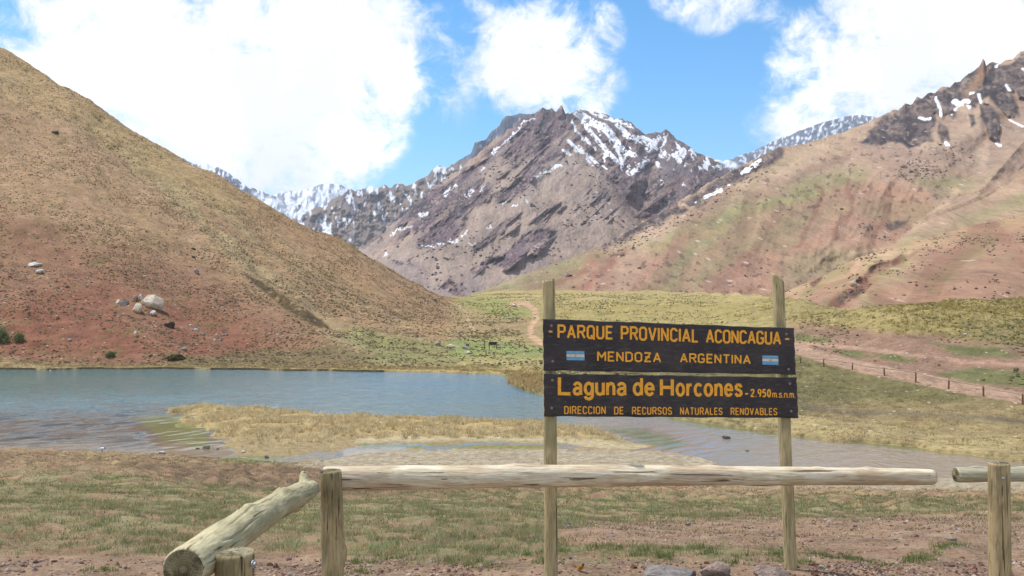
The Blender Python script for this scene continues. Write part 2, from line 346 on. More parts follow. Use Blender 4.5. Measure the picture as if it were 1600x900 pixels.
# ================================================================== VALLEY FLOOR AND LEFT HILL
KN = {-1200:[(570,106),(555,110),(440,125),(260,150),(0,195),(-300,240),(-520,290)],
      -500:[(570,106),(555,110),(455,125),(330,150),(120,195),(-60,240),(-208,290)],
      0:[(570,106),(556,109),(480,125),(380,150),(250,195),(150,240),(72,290)],
      100:[(571,106),(554,110),(475,128),(385,154),(275,195),(190,235),(131,278)],
      200:[(571,107),(552,112),(470,132),(395,158),(310,195),(250,228),(199,262)],
      315:[(572,107),(552,114),(480,139),(415,165),(350,195),(305,224),(263,255)],
      450:[(573,106),(556,115),(510,136),(460,165),(415,195),(375,222),(335,252)],
      580:[(574,104),(560,116),(535,138),(500,168),(470,195),(435,222),(404,256)],
      660:[(574,103),(559,120),(540,142),(515,171),(497,200),(473,225),(447,272)],
      710:[(573,104),(556,124),(540,145),(516,174),(500,205),(480,235),(466,295)],
      760:[(572,104),(552,126),(540,145),(520,172),(500,205),(475,250),(456,340)],
      800:[(580,98),(556,120),(540,142),(520,172),(498,205),(474,250),(453,350)],
      850:[(600,81),(575,98),(550,124),(530,150),(500,200),(475,250),(454,360)],
      1000:[(625,68.5),(590,86),(560,108),(530,145),(500,195),(478,245),(456,380)],
      1100:[(640,64),(600,80),(565,104),(534,136),(505,180),(480,240),(458,330)],
      1240:[(655,58),(610,74),(566,99),(542,118),(515,140),(490,172),(467,235)],
      1330:[(668,55),(618,70),(583,87),(556,104),(526,122),(505,148),(481,190)],
      1400:[(675,53),(630,65),(597,78),(566,94),(530,110),(502,135),(478,172)],
      1500:[(685,51),(640,61),(608,72),(580,86),(540,104),(505,130),(469,168)],
      1600:[(698,48),(658,55.5),(628,63.5),(596,77),(550,95),(512,122),(471,165)],
      2000:[(750,40.5),(700,48),(660,56),(610,72),(570,88),(520,115),(462,165)],
      3000:[(820,32.5),(760,39),(700,48),(650,60),(600,75),(540,105),(450,165)]}
us = np.concatenate([np.linspace(-1150, -40, 70)[:-1], np.linspace(-40, 1640, 760), np.linspace(1640, 2900, 70)[1:]])
ks = sorted(KN)
shv = np.interp(us, shore_u, shore_v)
shv = np.convolve(np.pad(shv, 3, 'edge'), np.ones(7)/7, 'valid') if False else shv
shv = shv + fbm(us*.012, us*0, 4, 81)*1.3*np.interp(us, [0, 600, 900, 1600], [1, 1, 2, 3])
cv = [shv+0.0]; cy = [yw(shv)]
kv = pchip(ks, np.array([[q[0] for q in KN[k]] for k in ks]), us); ky = pchip(ks, np.array([[q[1] for q in KN[k]] for k in ks]), us)
kz = EYE-(kv-V0)/F*ky
Ysh = yw(shv)
Ks_Y = np.concatenate([(Ysh-3)[:, None], Ysh[:, None], (Ysh+.25)[:, None], ky], 1)
Ks_Z = np.concatenate([np.full((len(us), 1), WATER-.8), np.full((len(us), 1), WATER-.05), np.full((len(us), 1), WATER+.22), kz], 1)
Ks_Z[:, 3:] = np.maximum(Ks_Z[:, 3:], WATER+.3)
Ks_Y = np.maximum.accumulate(Ks_Y+np.arange(Ks_Y.shape[1])*.02, 1)
segs = [3, 3, 22, 40, 60, 60, 60, 60, 60]
sk = np.concatenate([np.linspace(i, i+1, n, endpoint=False) for i, n in enumerate(segs)]+[[9.0]])
kk = np.arange(10)
VY = pchip(kk, Ks_Y.T, sk); VZ = pchip(kk, Ks_Z.T, sk)
VU = np.broadcast_to(us, VY.shape).copy()
VVv = V0-F*(VZ-EYE)/VY
SS = np.broadcast_to(sk[:, None], VY.shape)
VX = (VU-U0)/F*VY
# real relief: hummocks, shallow runnels, gully, tussock humps
rise = sst(SS, 2.0, 3.2)
rel = (ridged((VX+VY*.9)*.03, (VX-VY)*.006, 4, 92)-.5)*1.5*sst(SS, 3.2, 5)*sst(740-VU, 0, 60)+fbm(VX*.03, VY*.03, 4, 91)*1.6*sst(SS, 3, 5)*(1-.55*sst(VU, 700, 760))+fbm(VX*.16, VY*.16, 3, 95)*.32*rise+fbm(VX*.7, VY*.7, 3, 97)*.10*rise
hum = np.zeros_like(VX)
hum += 2.2*np.exp(-((VU-1440)/150)**2-((VVv-506)/16)**2)+.9*np.exp(-((VU-1180)/110)**2-((VVv-505)/14)**2)
hum += 1.2*np.exp(-((VU-920)/120)**2-((VVv-470)/9)**2)+.9*np.exp(-((VU-1050)/90)**2-((VVv-482)/7)**2)
hum += .95*np.exp(-((VU-828)/22)**2-((VVv-596)/9)**2)*(1+fbm(VX*.5, VY*.5, 3, 99))
hum += .8*np.exp(-((VU-10)/60)**2-((VVv-568)/6)**2)
hum *= sst(SS, 2, 2.3)
rightn = fbm(VX*.10, VY*.10, 4, 103)*.7*sst(VU, 780, 900)*sst(SS, 3, 5)
wb_ = fbm(VX*.06, VY*.06, 4, 93)*26; gul = -2.0*st(VU+wb_, VVv-wb_*.5, [(150,195),(230,268),(330,350),(400,425),(445,462),(512,505),(580,545)], 9, 9)*sst(SS, 3, 3.6)
lip = 1.6*st(VU, VVv, [(375,425),(425,462),(470,488),(508,512)], 4, 4)
gul += lip
VZ = VZ+(rel+hum+rightn)*sst(SS, 2.0, 2.6)+gul*.5
VZ = np.where(SS > 2.1, np.maximum(VZ, WATER+.12), VZ)
VVv = V0-F*(VZ-EYE)/VY
PATH = [(1180,528),(1245,545),(1300,562),(1350,574),(1400,584),(1450,594),(1500,605),(1550,614),(1600,622),(1700,640),(1900,676)]
def valley_color(X, Y, Z, u, v, s):
    n = fbm(X*.05, Y*.05, 5, 111); n2 = fbm(X*.25, Y*.25, 4, 113); n3 = fbm(X*.9, Y*.9, 3, 115); ns = fbm((X+Y*.9)*.16, (X-Y)*.02, 4, 117)
    uu = u+n*26+n2*6; vv = v+n*14+n2*4
    c = np.zeros(X.shape+(3,)); c[:] = lin(158,128,98,.86)[:3]
    # ---- left hill
    c = mixc(c, lin(142,104,82,.84), pm(uu, vv, [(-1200,330),(0,330),(180,395),(330,420),(420,480),(560,560),(480,580),(-1200,580)], 40))
    c = mixc(c, lin(136,88,68,.83), pm(uu, vv, [(-1200,480),(0,470),(150,440),(300,470),(400,520),(420,556),(300,562),(-1200,565)], 22)*.85)
    c = mixc(c, lin(162,138,98,.87), pm(uu, vv, [(-1200,-900),(0,60),(315,262),(450,335),(330,320),(150,210),(0,150),(-1200,0)], 25)*.75)
    # diagonal run-outs following the fall of the hill
    for pts, wd, col, k in (([(150,195),(230,268),(330,350),(400,425),(470,478),(540,530),(620,560)], 15, lin(156,144,108,.9), .62),
                            ([(230,235),(320,315),(420,380),(520,440),(640,505),(720,545)], 20, lin(160,144,106,.88), .5),
                            ([(0,80),(100,170),(240,250),(330,300)], 16, lin(168,138,96,.88), .5),
                            ([(0,360),(120,370),(250,440),(330,505)], 16, lin(128,96,70,.82), .6),
                            ([(90,190),(180,260),(260,330),(330,400)], 14, lin(166,136,110,.9), .5),
                            ([(400,330),(500,400),(600,465),(700,520)], 18, lin(170,132,98,.88), .5)):
        c = mixc(c, col, st(uu, vv, pts, wd, wd*.8)*k*sst(ns+n3*.4, -.7, .3))
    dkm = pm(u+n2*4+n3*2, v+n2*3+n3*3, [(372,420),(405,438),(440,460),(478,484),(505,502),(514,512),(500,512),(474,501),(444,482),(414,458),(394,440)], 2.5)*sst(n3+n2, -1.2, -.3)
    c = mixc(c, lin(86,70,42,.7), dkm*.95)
    c = mixc(c, lin(146,118,90,.88), sst(ns, .1, .6)*.35*sst(700-u, 0, 100))
    c = mixc(c, lin(118,112,64,.8), sst(n2+n3*.7, .35, .75)*.5*sst(720-u, 0, 100))
    # foot of the hill, turf
    c = mixc(c, lin(112,106,70,.82), pm(uu, vv, [(230,556),(400,545),(520,540),(600,556),(560,572),(300,574)], 7)*.7)
    c = mixc(c, lin(132,136,86,.85), pm(uu, vv, [(520,520),(560,512),(640,532),(720,532),(860,545),(860,575),(560,572),(590,556)], 8)*.7)
    # ---- valley floor in the middle
    mid = sst(uu, 690, 740)
    c = mixc(c, lin(160,146,98,.88), mid*sst(1320-uu, 0, 140))
    c = mixc(c, lin(150,126,96,.88), pm(uu, vv, [(690,490),(800,486),(850,500),(850,530),(720,528)], 9)*.75)
    c = mixc(c, lin(128,140,78,.85), pm(uu, vv, [(700,465),(790,468),(830,478),(800,498),(735,482)], 6)*.5)
    c = mixc(c, lin(128,142,82,.85), pm(uu, vv, [(705,532),(770,533),(850,540),(850,556),(700,556)], 5)*.75)
    c = mixc(c, lin(176,156,108,.9), pm(uu, vv, [(740,452),(900,452),(1240,458),(1250,466),(900,466),(740,466)], 5)*.6)
    c = mixc(c, lin(160,142,88,.88), pm(uu, vv, [(860,470),(1200,470),(1240,500),(860,505)], 8)*.55)
    c = mixc(c, lin(120,128,80,.85), pm(uu, vv, [(850,520),(860,545),(830,560)], 8)*.6)
    # ---- right part
    r = sst(uu, 1130, 1230)
    c = mixc(c, lin(146,116,98,.86), r*sst(vv, 502, 522)*sst(uu, 1130, 1260))
    hill = sst(uu, 1120, 1200)*pm(uu, vv, [(1130,497),(1230,455),(1600,440),(3000,400),(3000,520),(1560,532),(1500,528),(1380,520),(1290,508),(1200,500)], 7)
    c = mixc(c, lin(158,142,94,.86), hill)
    c = mixc(c, lin(120,108,72,.82), hill*sst(n3+n2*.5, .0, .6)*.5)
    c = mixc(c, lin(116,106,80,.8), pm(uu, vv, [(1460,524),(1600,490),(3000,480),(3000,560),(1600,545)], 8)*.45)
    low = sst(u+n*60, 830, 990)*sst(v-np.interp(u, [p[0] for p in PATH], [p[1] for p in PATH]), 3, 14)
    c = mixc(c, lin(122,114,76,.84), low)
    c = mixc(c, lin(104,92,66,.8), low*sst(n3, .0, .5)*.5)
    c = mixc(c, lin(146,128,92,.88), low*sst(uu, 1235, 1260)*sst(v, 618, 640))
    c = mixc(c, lin(168,150,106,.9), low*sst(n+n2, .0, .6)*sst(v, 628, 645)*.8)
    c = mixc(c, lin(110,100,86,.85), low*st(uu, vv, [(1240,628),(1320,636),(1440,642),(1600,658)], 4, 4)*.7)
    for pts in ([(1305,546),(1340,548),(1362,557),(1340,560),(1312,555)], [(1365,552),(1400,553),(1432,562),(1405,568),(1375,560)], [(1460,585),(1520,574),(1600,580),(1700,590),(1700,612),(1600,606),(1520,598)],
                [(1240,552),(1270,556),(1262,560),(1240,556)], [(1440,528),(1480,540),(1560,544),(1600,560),(1500,556)], [(1246,520),(1300,530),(1290,536),(1246,534)]):
        c = mixc(c, lin(104,112,66,.82), pm(u+n2*9+n3*4, v+n3*2, pts, 3)*.8)
    c = mixc(c, lin(168,138,118,.9), st(u, v+n3*.8, PATH, 8.5, 1.5))
    c = mixc(c, lin(182,148,128,.9), st(u, v+n3*1.2, [(1245,536),(1340,544),(1440,556),(1520,566),(1700,576)], 3, 2)*.6)
    # trails
    c = mixc(c, lin(186,152,124,.92), st(u+n3*1.5, v, [(800,476),(822,474),(836,484),(838,497),(829,512),(830,525),(846,536)], 4.2, 1.5))
    c = mixc(c, lin(180,156,124,.9), st(u+n3*2, v, [(716,476),(728,490),(734,505),(742,520)], 2.2, 1.5)*.8)
    # shore fringe: straw grass, shade under the bank painted as a dark strip
    sh = sst(s, 2.6, 2.1)
    c = mixc(c, lin(172,154,112,.88), sst(3.25-s, 0, .4)*sst(n3, -.7, .1)*.8)
    c = mixc(c, lin(186,160,104,.9), pm(u+n2*14, v+n3, [(520,572),(640,570),(860,576),(860,586),(640,581),(520,579)], 3)*.6)
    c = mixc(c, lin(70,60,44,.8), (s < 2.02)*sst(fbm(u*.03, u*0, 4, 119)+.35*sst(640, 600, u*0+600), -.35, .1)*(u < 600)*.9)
    c = mixc(c, lin(176,148,98,.88), pm(u, v, [(790,606),(796,594),(815,585),(850,583),(850,612)], 3)*.8)
    c *= np.array([1.04, 1.02, .95])
    c *= (1+.10*sst(760-u, 0, 80)*sst(480-v, 0, 160))[..., None]  # upper left hill brightened in its colour to make up for weak sun
    return c
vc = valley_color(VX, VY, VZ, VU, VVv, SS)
# back side behind the crest
bk = []
for dy, dz in ((12, -2), (60, -16), (260, -70)):
    bk.append((VX[-1]*(1+dy/VY[-1]), VY[-1]+dy, VZ[-1]+dz))
AX = np.vstack([VX]+[q[0][None] for q in bk]); AY = np.vstack([VY]+[q[1][None] for q in bk]); AZ = np.vstack([VZ]+[q[2][None] for q in bk])
AC = np.concatenate([vc]+[vc[-1:]]*3, 0)
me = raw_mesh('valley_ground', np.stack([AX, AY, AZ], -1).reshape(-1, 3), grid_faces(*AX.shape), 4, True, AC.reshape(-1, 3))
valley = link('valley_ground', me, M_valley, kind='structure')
VAL = dict(X=VX, Y=VY, Z=VZ, U=VU, V=VVv, S=SS)

# ================================================================== MOUNTAINS
GRID = {}
def ridge(name, us, crest, Yb, Yc, vb, power, rows, relief, paint, mat, jag=0, yrel=1.0, back=.6):
    us = np.asarray(us, float); nu = len(us)
    vc = np.interp(us, [p[0] for p in crest], [p[1] for p in crest])
    uf = np.arange(us[0]-150, us[-1]+151, 2.0); vf = np.interp(uf, [p[0] for p in crest], [p[1] for p in crest]); kf = np.exp(-(np.arange(-45, 46)*2.0/34)**2); kf /= kf.sum()
    vsm = np.interp(us, uf, np.convolve(np.pad(vf, 45, 'edge'), kf, 'valid')); vres = vc-vsm; vc = vsm
    jd = (ridged(us*.035, us*0+3, 5, int(abs(crest[0][0])) % 50)-.45)*jag/F*np.interp(us, *zip(*Yc)) if jag else 0
    yb = np.interp(us, *zip(*Yb)); yc = np.interp(us, *zip(*Yc)); vbb = np.interp(us, *zip(*vb))
    s = np.linspace(0, 1, rows)[:, None]
    Y = yb+(yc-yb)*s; zb = EYE-(vbb-V0)/F*yb; zc = EYE-(vc-V0)/F*yc
    Z = zb+(zc-zb)*s**power+(jd-vres/F*yc)*s**14
    U = np.broadcast_to(us, Y.shape).copy(); V = V0-F*(Z-EYE)/Y
    X = (U-U0)/F*Y
    yr = {'right_mountain': 1050., 'front_hill': 430., 'middle_spur': 760., 'central_mountain': 2250.}.get(name, float(np.mean(yc))*.92); XP, ZP = (U-U0)/F*yr, (V0-V)/F*yr   # distances measured over the face
    h = relief(U, V, XP, ZP, s)*np.minimum(1, (1-s)*14+.0)
    k = 1+h/Y
    X2, Y2, Z2 = X*k, Y*k, EYE+(Z-EYE)*k
    c = paint(U, V, XP, ZP, s)
    for dy, dz in ((.04, -.04), (.35, -.6)):
        X2 = np.vstack([X2, (X[-1]*(1+dy))[None]]); Y2 = np.vstack([Y2, (Y[-1]*(1+dy))[None]])
        Z2 = np.vstack([Z2, (Z[-1]+dz*np.maximum(Z[-1], 10)*back)[None]]); c = np.concatenate([c, c[-1:]], 0) if c.shape[0] else c
    me = raw_mesh(name, np.stack([X2, Y2, Z2], -1).reshape(-1, 3), grid_faces(*X2.shape), 4, True, c.reshape(-1, 3))
    o = link(name, me, mat, kind='structure'); GRID[name] = dict(X=X*k, Y=Y*k, Z=EYE+(Z-EYE)*k, U=U, V=V); return o
def blank(U, col): c = np.zeros(U.shape+(3,)); c[:] = np.array(col[:3]); return c

def crag(X, Z, f, seed, sk=.5):
    w1_ = fbm(X*f*.6, Z*f*.6, 3, seed+40)*.9; w2_ = fbm(X*f*.6+7, Z*f*.6, 3, seed+44)*.9
    return ridged((X+sk*Z)*f+w1_, (Z*.55-sk*X*.3)*f*.7+w2_, 5, seed)
def rib(X, Z, ax, az, f, seed, run=.16, o=4, gain=.55):
    ac = X*ax+Z*az; al = -X*az+Z*ax; w_ = fbm(X*f*.35, Z*f*.35, 3, seed+30)*1.1
    return ridged(ac*f+w_, al*f*run+w_*.3, o, seed, gain)
# ---- front hill on the right
def rel_front(U, V, X, Z, s):
    h = fbm(X*.012, Z*.02, 5, 121)*14+fbm(X*.05, Z*.06, 4, 123)*2.5
    nn_ = fbm(X*.08, Z*.08, 4, 126)*5; oc = np.maximum(st(U+nn_, V+nn_, [(1412,404),(1380,412),(1360,424)], 5, 3), st(U+nn_, V+nn_, [(1350,436),(1338,450),(1318,466),(1300,476)], 9, 4))
    h -= 13*pm(U+nn_*.5, V+nn_*.5, [(1340,404),(1385,393),(1445,386),(1414,403),(1364,418),(1352,437),(1334,436),(1328,420)], 5)
    h += oc*(4+3*rib(X, Z, .9, -.4, .08, 128, .4, 2, .3)); h += -(rib(X, Z, .8, -.6, .03, 130, .15, 3, .4)-.4)*7-(rib(X, Z, .8, -.6, .010, 132, .15, 2, .3)-.4)*18
    h += 9*st(U, V, [(1480,375),(1440,400),(1400,415),(1360,425),(1340,450),(1300,475)], 10, 10)
    h += 12*st(U, V, [(1560,360),(1500,400),(1440,440),(1400,475)], 26, 26)
    h -= 8*st(U, V, [(1385,400),(1350,412),(1325,440)], 12, 10)
    return h
def col_front(U, V, X, Z, s):
    n = fbm(X*.02, Z*.03, 5, 125); n2 = fbm(X*.09, Z*.09, 4, 127); nd = fbm((X+Z)*.05, (X-Z)*.012, 4, 129)
    c = blank(U, lin(172,136,112,.88)); u = U+n*16; v = V+n*10+n2*3
    c = mixc(c, lin(178,150,114,.9), st(u, v, [(1230,455),(1290,432),(1340,406),(1400,390),(1480,368),(1600,338),(2600,150)], 13, 12)*.8)
    c = mixc(c, lin(158,124,104,.88), pm(u, v, [(1440,392),(1600,350),(2600,200),(2600,480),(1480,480),(1420,440)], 25)*.65)
    for pts, wd in (([(1420,415),(1380,435),(1350,470)], 10), ([(1540,375),(1500,410),(1460,450)], 13), ([(1330,420),(1290,440),(1250,465)], 6)):
        c = mixc(c, lin(146,136,92,.86), st(u, v, pts, wd, wd*.7)*.6)
    c = mixc(c, lin(196,164,130,.9), .9*pm(U+n2*3, V+n2*3, [(1340,404),(1385,393),(1445,386),(1414,403),(1364,416),(1352,436),(1334,436),(1328,420)], 4)); c = mixc(c, lin(190,160,130,.9), pm(u, v, [(1345,410),(1390,392),(1440,386),(1410,405),(1360,418),(1345,440),(1335,428)], 5)*.6)
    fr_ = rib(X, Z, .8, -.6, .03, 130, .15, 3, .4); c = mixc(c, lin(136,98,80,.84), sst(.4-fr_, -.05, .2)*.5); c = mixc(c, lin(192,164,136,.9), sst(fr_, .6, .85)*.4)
    rk = st(U+n2*5, V+n2*5, [(1412,405),(1380,413),(1362,424)], 5, 3)+st(U+n2*5, V+n2*4, [(1348,440),(1340,448),(1336,456),(1318,466),(1302,474)], 8, 4)+st(U+n2*3, V+n2*4, [(1290,425),(1276,436),(1268,444)], 3, 2)
    c = mixc(c, lin(122,82,66,.8), np.clip(rk, 0, 1)*.95); c = mixc(c, lin(176,140,112,.88), np.clip(rk, 0, 1)*sst(crag(X, Z, .05, 128), .5, .8)*.6)
    c = mixc(c, lin(92,74,70,.7), st(U+n2*5, V+n2*4, [(1346,452),(1330,460),(1312,470)], 4, 3)*.8)
    c = mixc(c, lin(150,106,88,.88), sst(nd, .1, .5)*.4)
    c = mixc(c, lin(152,142,100,.88), sst(n2+n, .25, .8)*.35)
    return c*np.array([1.0, .97, .89])
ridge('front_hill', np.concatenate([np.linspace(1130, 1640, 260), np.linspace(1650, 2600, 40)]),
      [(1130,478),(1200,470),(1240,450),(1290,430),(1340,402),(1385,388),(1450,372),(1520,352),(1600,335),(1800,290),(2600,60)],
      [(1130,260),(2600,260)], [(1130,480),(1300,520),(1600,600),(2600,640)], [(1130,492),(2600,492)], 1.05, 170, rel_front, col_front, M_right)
# ---- middle spur on the right
def rel_mid(U, V, X, Z, s): return fbm(X*.008, Z*.014, 5, 131)*22+fbm(X*.04, Z*.06, 4, 133)*4+10*(ridged((X+Z*1.2)*.014, (X-Z)*.004, 4, 135)-.5)
def col_mid(U, V, X, Z, s):
    n = fbm(X*.015, Z*.02, 5, 137); n2 = fbm(X*.07, Z*.08, 4, 139); nd = fbm((X+Z)*.04, (X-Z)*.008, 4, 141)
    c = blank(U, lin(176,146,118,.88))
    c = mixc(c, lin(150,142,98,.88), st(U+n*20, V+n*12, [(1640,300),(1560,320),(1500,345),(1440,375),(1390,395)], 10, 9)*.7)
    c = mixc(c, lin(160,120,98,.88), sst(nd+n2*.4, .0, .5)*.55*st(U, V, [(1480,335),(1560,310),(1640,270)], 16, 14))
    c = mixc(c, lin(168,140,108,.88), st(U, V, [(1600,330),(1500,358),(1400,390)], 8, 7)*.6)
    return c
ridge('middle_spur', np.concatenate([np.linspace(1370, 1640, 160), np.linspace(1650, 2600, 40)]),
      [(1370,402),(1400,380),(1432,352),(1445,338),(1500,318),(1545,300),(1600,262),(1800,170),(2600,-100)],
      [(1370,560),(2600,640)], [(1370,700),(1600,900),(2600,1000)], [(1370,440),(2600,440)], 1.1, 130, rel_mid, col_mid, M_right)

# ---- great right-hand mountain
CREST_R = [(740,458),(760,452),(800,436),(850,418),(900,399),(950,378),(1000,350),(1050,322),(1100,290),(1150,264),(1190,244),(1215,231),(1260,224),(1300,212),(1350,194),(1368,186),(1382,178),(1395,172),(1402,172),(1410,167),(1414,163),(1426,162),(1432,153),(1441,154),(1450,146),(1461,145),(1470,137),(1483,135),(1492,127),(1500,128),(1510,118),(1522,112),(1530,105),(1536,91),(1539,95),(1541,103),(1550,97),(1562,101),(1570,94),(1582,93),(1590,84),(1600,80),(1700,30),(2000,-120),(2600,-330)]
ROCK_R = [(1343,222),(1362,205),(1385,180),(1420,160),(1480,134),(1530,102),(1545,98),(1570,98),(1620,72),(1900,-60),(1900,60),(1620,158),(1592,152),(1584,138),(1576,142),(1588,165),(1590,178),(1572,180),(1556,165),(1545,150),(1532,160),(1522,168),(1513,165),(1500,150),(1490,170),(1487,184),(1478,176),(1470,186),(1462,178),(1456,200),(1458,222),(1440,232),(1424,236),(1412,226),(1392,220),(1368,228)]
ISL = [[(1465,190),(1477,195),(1486,222),(1474,224),(1464,205)], [(1513,178),(1522,180),(1527,196),(1518,198)], [(1532,162),(1548,165),(1558,180),(1565,205),(1562,222),(1548,218),(1540,200),(1535,185)]]
def rocks_r(U, V, X, Z):
    n = fbm(X*.02, Z*.02, 5, 151)*7+fbm(X*.07, Z*.07, 3, 152)*3
    m = pm(U+n, V+n, ROCK_R, 3)
    for q in ISL: m = np.maximum(m, pm(U+n*.6, V+n*.6, q, 2.5))
    m = np.maximum(m, st(U+n*.6, V+n*.7, [(945,384),(985,366),(1020,346)], 5, 4)*sst(fbm(X*.06, Z*.06, 3, 153), -.8, -.3))
    m = np.maximum(m, st(U+n*.6, V+n*.7, [(1020,344),(1060,324),(1100,304),(1135,282),(1170,260),(1215,238)], 9, 5)*sst(fbm(X*.05, Z*.06, 3, 153), -.85, -.3))
    m = np.maximum(m, .8*pm(U+n*.6, V+n*.6, [(1382,352),(1396,343),(1420,346),(1410,356),(1392,364)], 3))
    return m
def rel_right(U, V, X, Z, s):
    m = rocks_r(U, V, X, Z)
    h = fbm(X*.004, Z*.007, 5, 161)*40+fbm(X*.02, Z*.03, 4, 163)*7+fbm(X*.09, Z*.1, 3, 165)*1.2
    h += -(rib(X, Z, .94, .30, .013, 167, .3, 3, .4)-.2)*26*m-(rib(X, Z, .85, .52, .05, 166, .5, 2, .4)-.4)*6*m
    # bowl, ribs, the long swath
    h += -(rib(X, Z, .5, -.86, .006, 158, .12, 2, .35)-.35)*40*(1-m)*sst(U, 850, 1000)-(rib(X, Z, .86, -.5, .016, 159, .15, 3, .4)-.4)*13*(1-m)*sst(U, 1000, 1300)
    h += 45*np.exp(-((U-1420)/85)**2-((V-340)/42)**2)
    h += -18*st(U, V, [(800,440),(900,410),(1000,385),(1100,340),(1200,308),(1300,285)], 10, 14)
    red = pm(U, V, [(1180,330),(1330,275),(1450,290),(1440,360),(1300,420),(1180,440)], 20)
    h += (ridged(X*.02-Z*.006, Z*.004, 4, 169)-.5)*7*red
    h += (ridged((X+Z*1.6)*.014, (X-Z)*.002, 4, 170)-.5)*9*pm(U, V, [(800,460),(840,430),(950,400),(1180,320),(1200,460)], 20)
    return h
def col_right(U, V, X, Z, s):
    n = fbm(X*.007, Z*.01, 5, 171); n2 = fbm(X*.04, Z*.05, 4, 173); nd = fbm((X+Z*1.4)*.012, (X-Z)*.0025, 4, 175); n3 = fbm(X*.12, Z*.12, 3, 174)
    c = blank(U, lin(170,142,122,.88)); u = U+n*22+n2*4; v = V+n*14+n2*4; cr_ = rib(X, Z, .86, -.5, .016, 159, .15, 3, .4); cr2 = rib(X, Z, .5, -.86, .006, 158, .12, 2, .35)
    c = mixc(c, lin(178,152,124,.9), pm(u, v, [(1090,300),(1215,235),(1360,195),(1330,240),(1200,290),(1060,340)], 14)*.7)
    c = mixc(c, lin(156,132,118,.88), pm(u, v, [(1340,230),(1600,140),(2600,-100),(2600,260),(1600,270),(1440,270)], 18)*.75)
    c = mixc(c, lin(172,134,112,.88), pm(u, v, [(800,470),(830,440),(900,412),(960,392),(1080,355),(1180,322),(1300,288),(1350,284),(1450,300),(1470,330),(1400,395),(1280,425),(1200,480)], 9)*.9)
    c = mixc(c, lin(154,106,88,.86), pm(u, v, [(820,450),(845,428),(905,410),(960,392),(985,394),(930,412),(870,440),(850,455)], 5)*.8)
    c = mixc(c, lin(146,110,94,.86), sst(nd+n2*.4, .05, .5)*.45*sst(v, 330, 360))
    c = mixc(c, lin(150,146,98,.88), st(u, v, [(760,456),(820,436),(900,408),(960,393),(1040,374),(1100,345),(1180,316),(1260,292),(1350,276)], 12, 11)*.6)
    c = mixc(c, lin(140,144,92,.86), st(u, v, [(1040,372),(1110,345),(1190,316),(1270,290)], 6, 6)*.3)
    c = mixc(c, lin(148,140,106,.88), pm(u, v, [(1220,400),(1300,385),(1380,395),(1360,420),(1260,440),(1220,460)], 14)*.6)
    c = mixc(c, lin(148,142,108,.88), st(u, v, [(1100,380),(1060,420),(1030,460)], 10, 9)*.45)
    c = mixc(c, lin(142,138,100,.88), st(u, v, [(1250,330),(1180,370),(1120,420),(1090,460)], 8, 8)*.45)
    c = mixc(c, lin(142,134,98,.86), pm(u, v, [(1440,292),(1500,280),(1530,300),(1480,310)], 8)*.6)
    c = mixc(c, lin(156,134,112,.88), sst(n2+n3, .2, .7)*.3)
    c = mixc(c, lin(190,164,142,.9), pm(u+n2*4, v, [(1502,168),(1514,172),(1530,215),(1542,250),(1520,258),(1505,220)], 6)*.75)
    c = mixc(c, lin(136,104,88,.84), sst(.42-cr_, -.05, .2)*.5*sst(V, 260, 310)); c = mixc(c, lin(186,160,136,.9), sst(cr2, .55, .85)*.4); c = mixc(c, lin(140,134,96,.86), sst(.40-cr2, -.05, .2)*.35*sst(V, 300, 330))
    for pts_, wd_, col_, k_ in (([(1500,300),(1470,330),(1400,372),(1330,400)], 3, lin(196,168,140,.9), .6), ([(1330,285),(1320,320),(1300,370)], 4, lin(140,96,80,.84), .6), ([(1275,292),(1262,330),(1240,380)], 5, lin(138,96,80,.84), .6), ([(1400,290),(1380,330),(1350,380)], 4, lin(146,102,84,.84), .5),
                               ([(1215,318),(1190,360),(1150,430)], 5, lin(144,102,86,.84), .5), ([(1140,340),(1090,385),(1040,450)], 6, lin(146,140,100,.86), .5), ([(1240,250),(1180,290),(1100,335)], 5, lin(150,136,104,.86), .4), ([(1330,250),(1260,275),(1180,305)], 5, lin(150,120,100,.86), .5),
                               ([(980,395),(940,425),(900,460)], 5, lin(148,98,82,.84), .6), ([(930,412),(890,435),(850,455)], 4, lin(150,98,82,.84), .6), ([(1440,285),(1500,290),(1540,270)], 6, lin(144,138,100,.86), .5)):
        c = mixc(c, col_, st(u, v, pts_, wd_, wd_*.8)*k_)
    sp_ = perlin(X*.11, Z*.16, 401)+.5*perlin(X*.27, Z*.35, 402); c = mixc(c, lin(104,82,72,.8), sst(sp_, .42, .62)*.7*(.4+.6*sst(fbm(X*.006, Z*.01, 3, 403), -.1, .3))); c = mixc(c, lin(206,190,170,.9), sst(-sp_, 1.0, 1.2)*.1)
    m = rocks_r(U, V, X, Z)
    ck_ = rib(X, Z, .94, .30, .03, 176, .5); cg_ = crag(X, Z, .06, 177)
    rc = mixc(mixc(blank(U, lin(108,94,92,.8)), lin(72,60,62,.72), sst(ck_+n2*.3, .35, .75)*.8), lin(146,124,108,.8), sst(cg_-n2*.3, .55, .85)*.55); rc = mixc(rc, lin(60,50,54,.7), sst(.35-cg_, 0, .2)*.6); pf_ = perlin(X*.10+cg_, Z*.13, 501)+.6*perlin(X*.23, Z*.3, 502); rc = mixc(rc, lin(56,46,50,.7), sst(pf_, .15, .4)*.7); rc = mixc(rc, lin(160,138,122,.86), sst(-pf_, .35, .6)*.6)
    rc = mixc(rc, lin(156,120,90,.85), pm(u, v, [(1495,140),(1537,92),(1543,110),(1520,140),(1505,150)], 4)*.7)
    c = c*(1-m[..., None])+rc*m[..., None]
    us_, vs_ = U+n2*4+n3*2, V+n2*4+n3*2
    S = 0
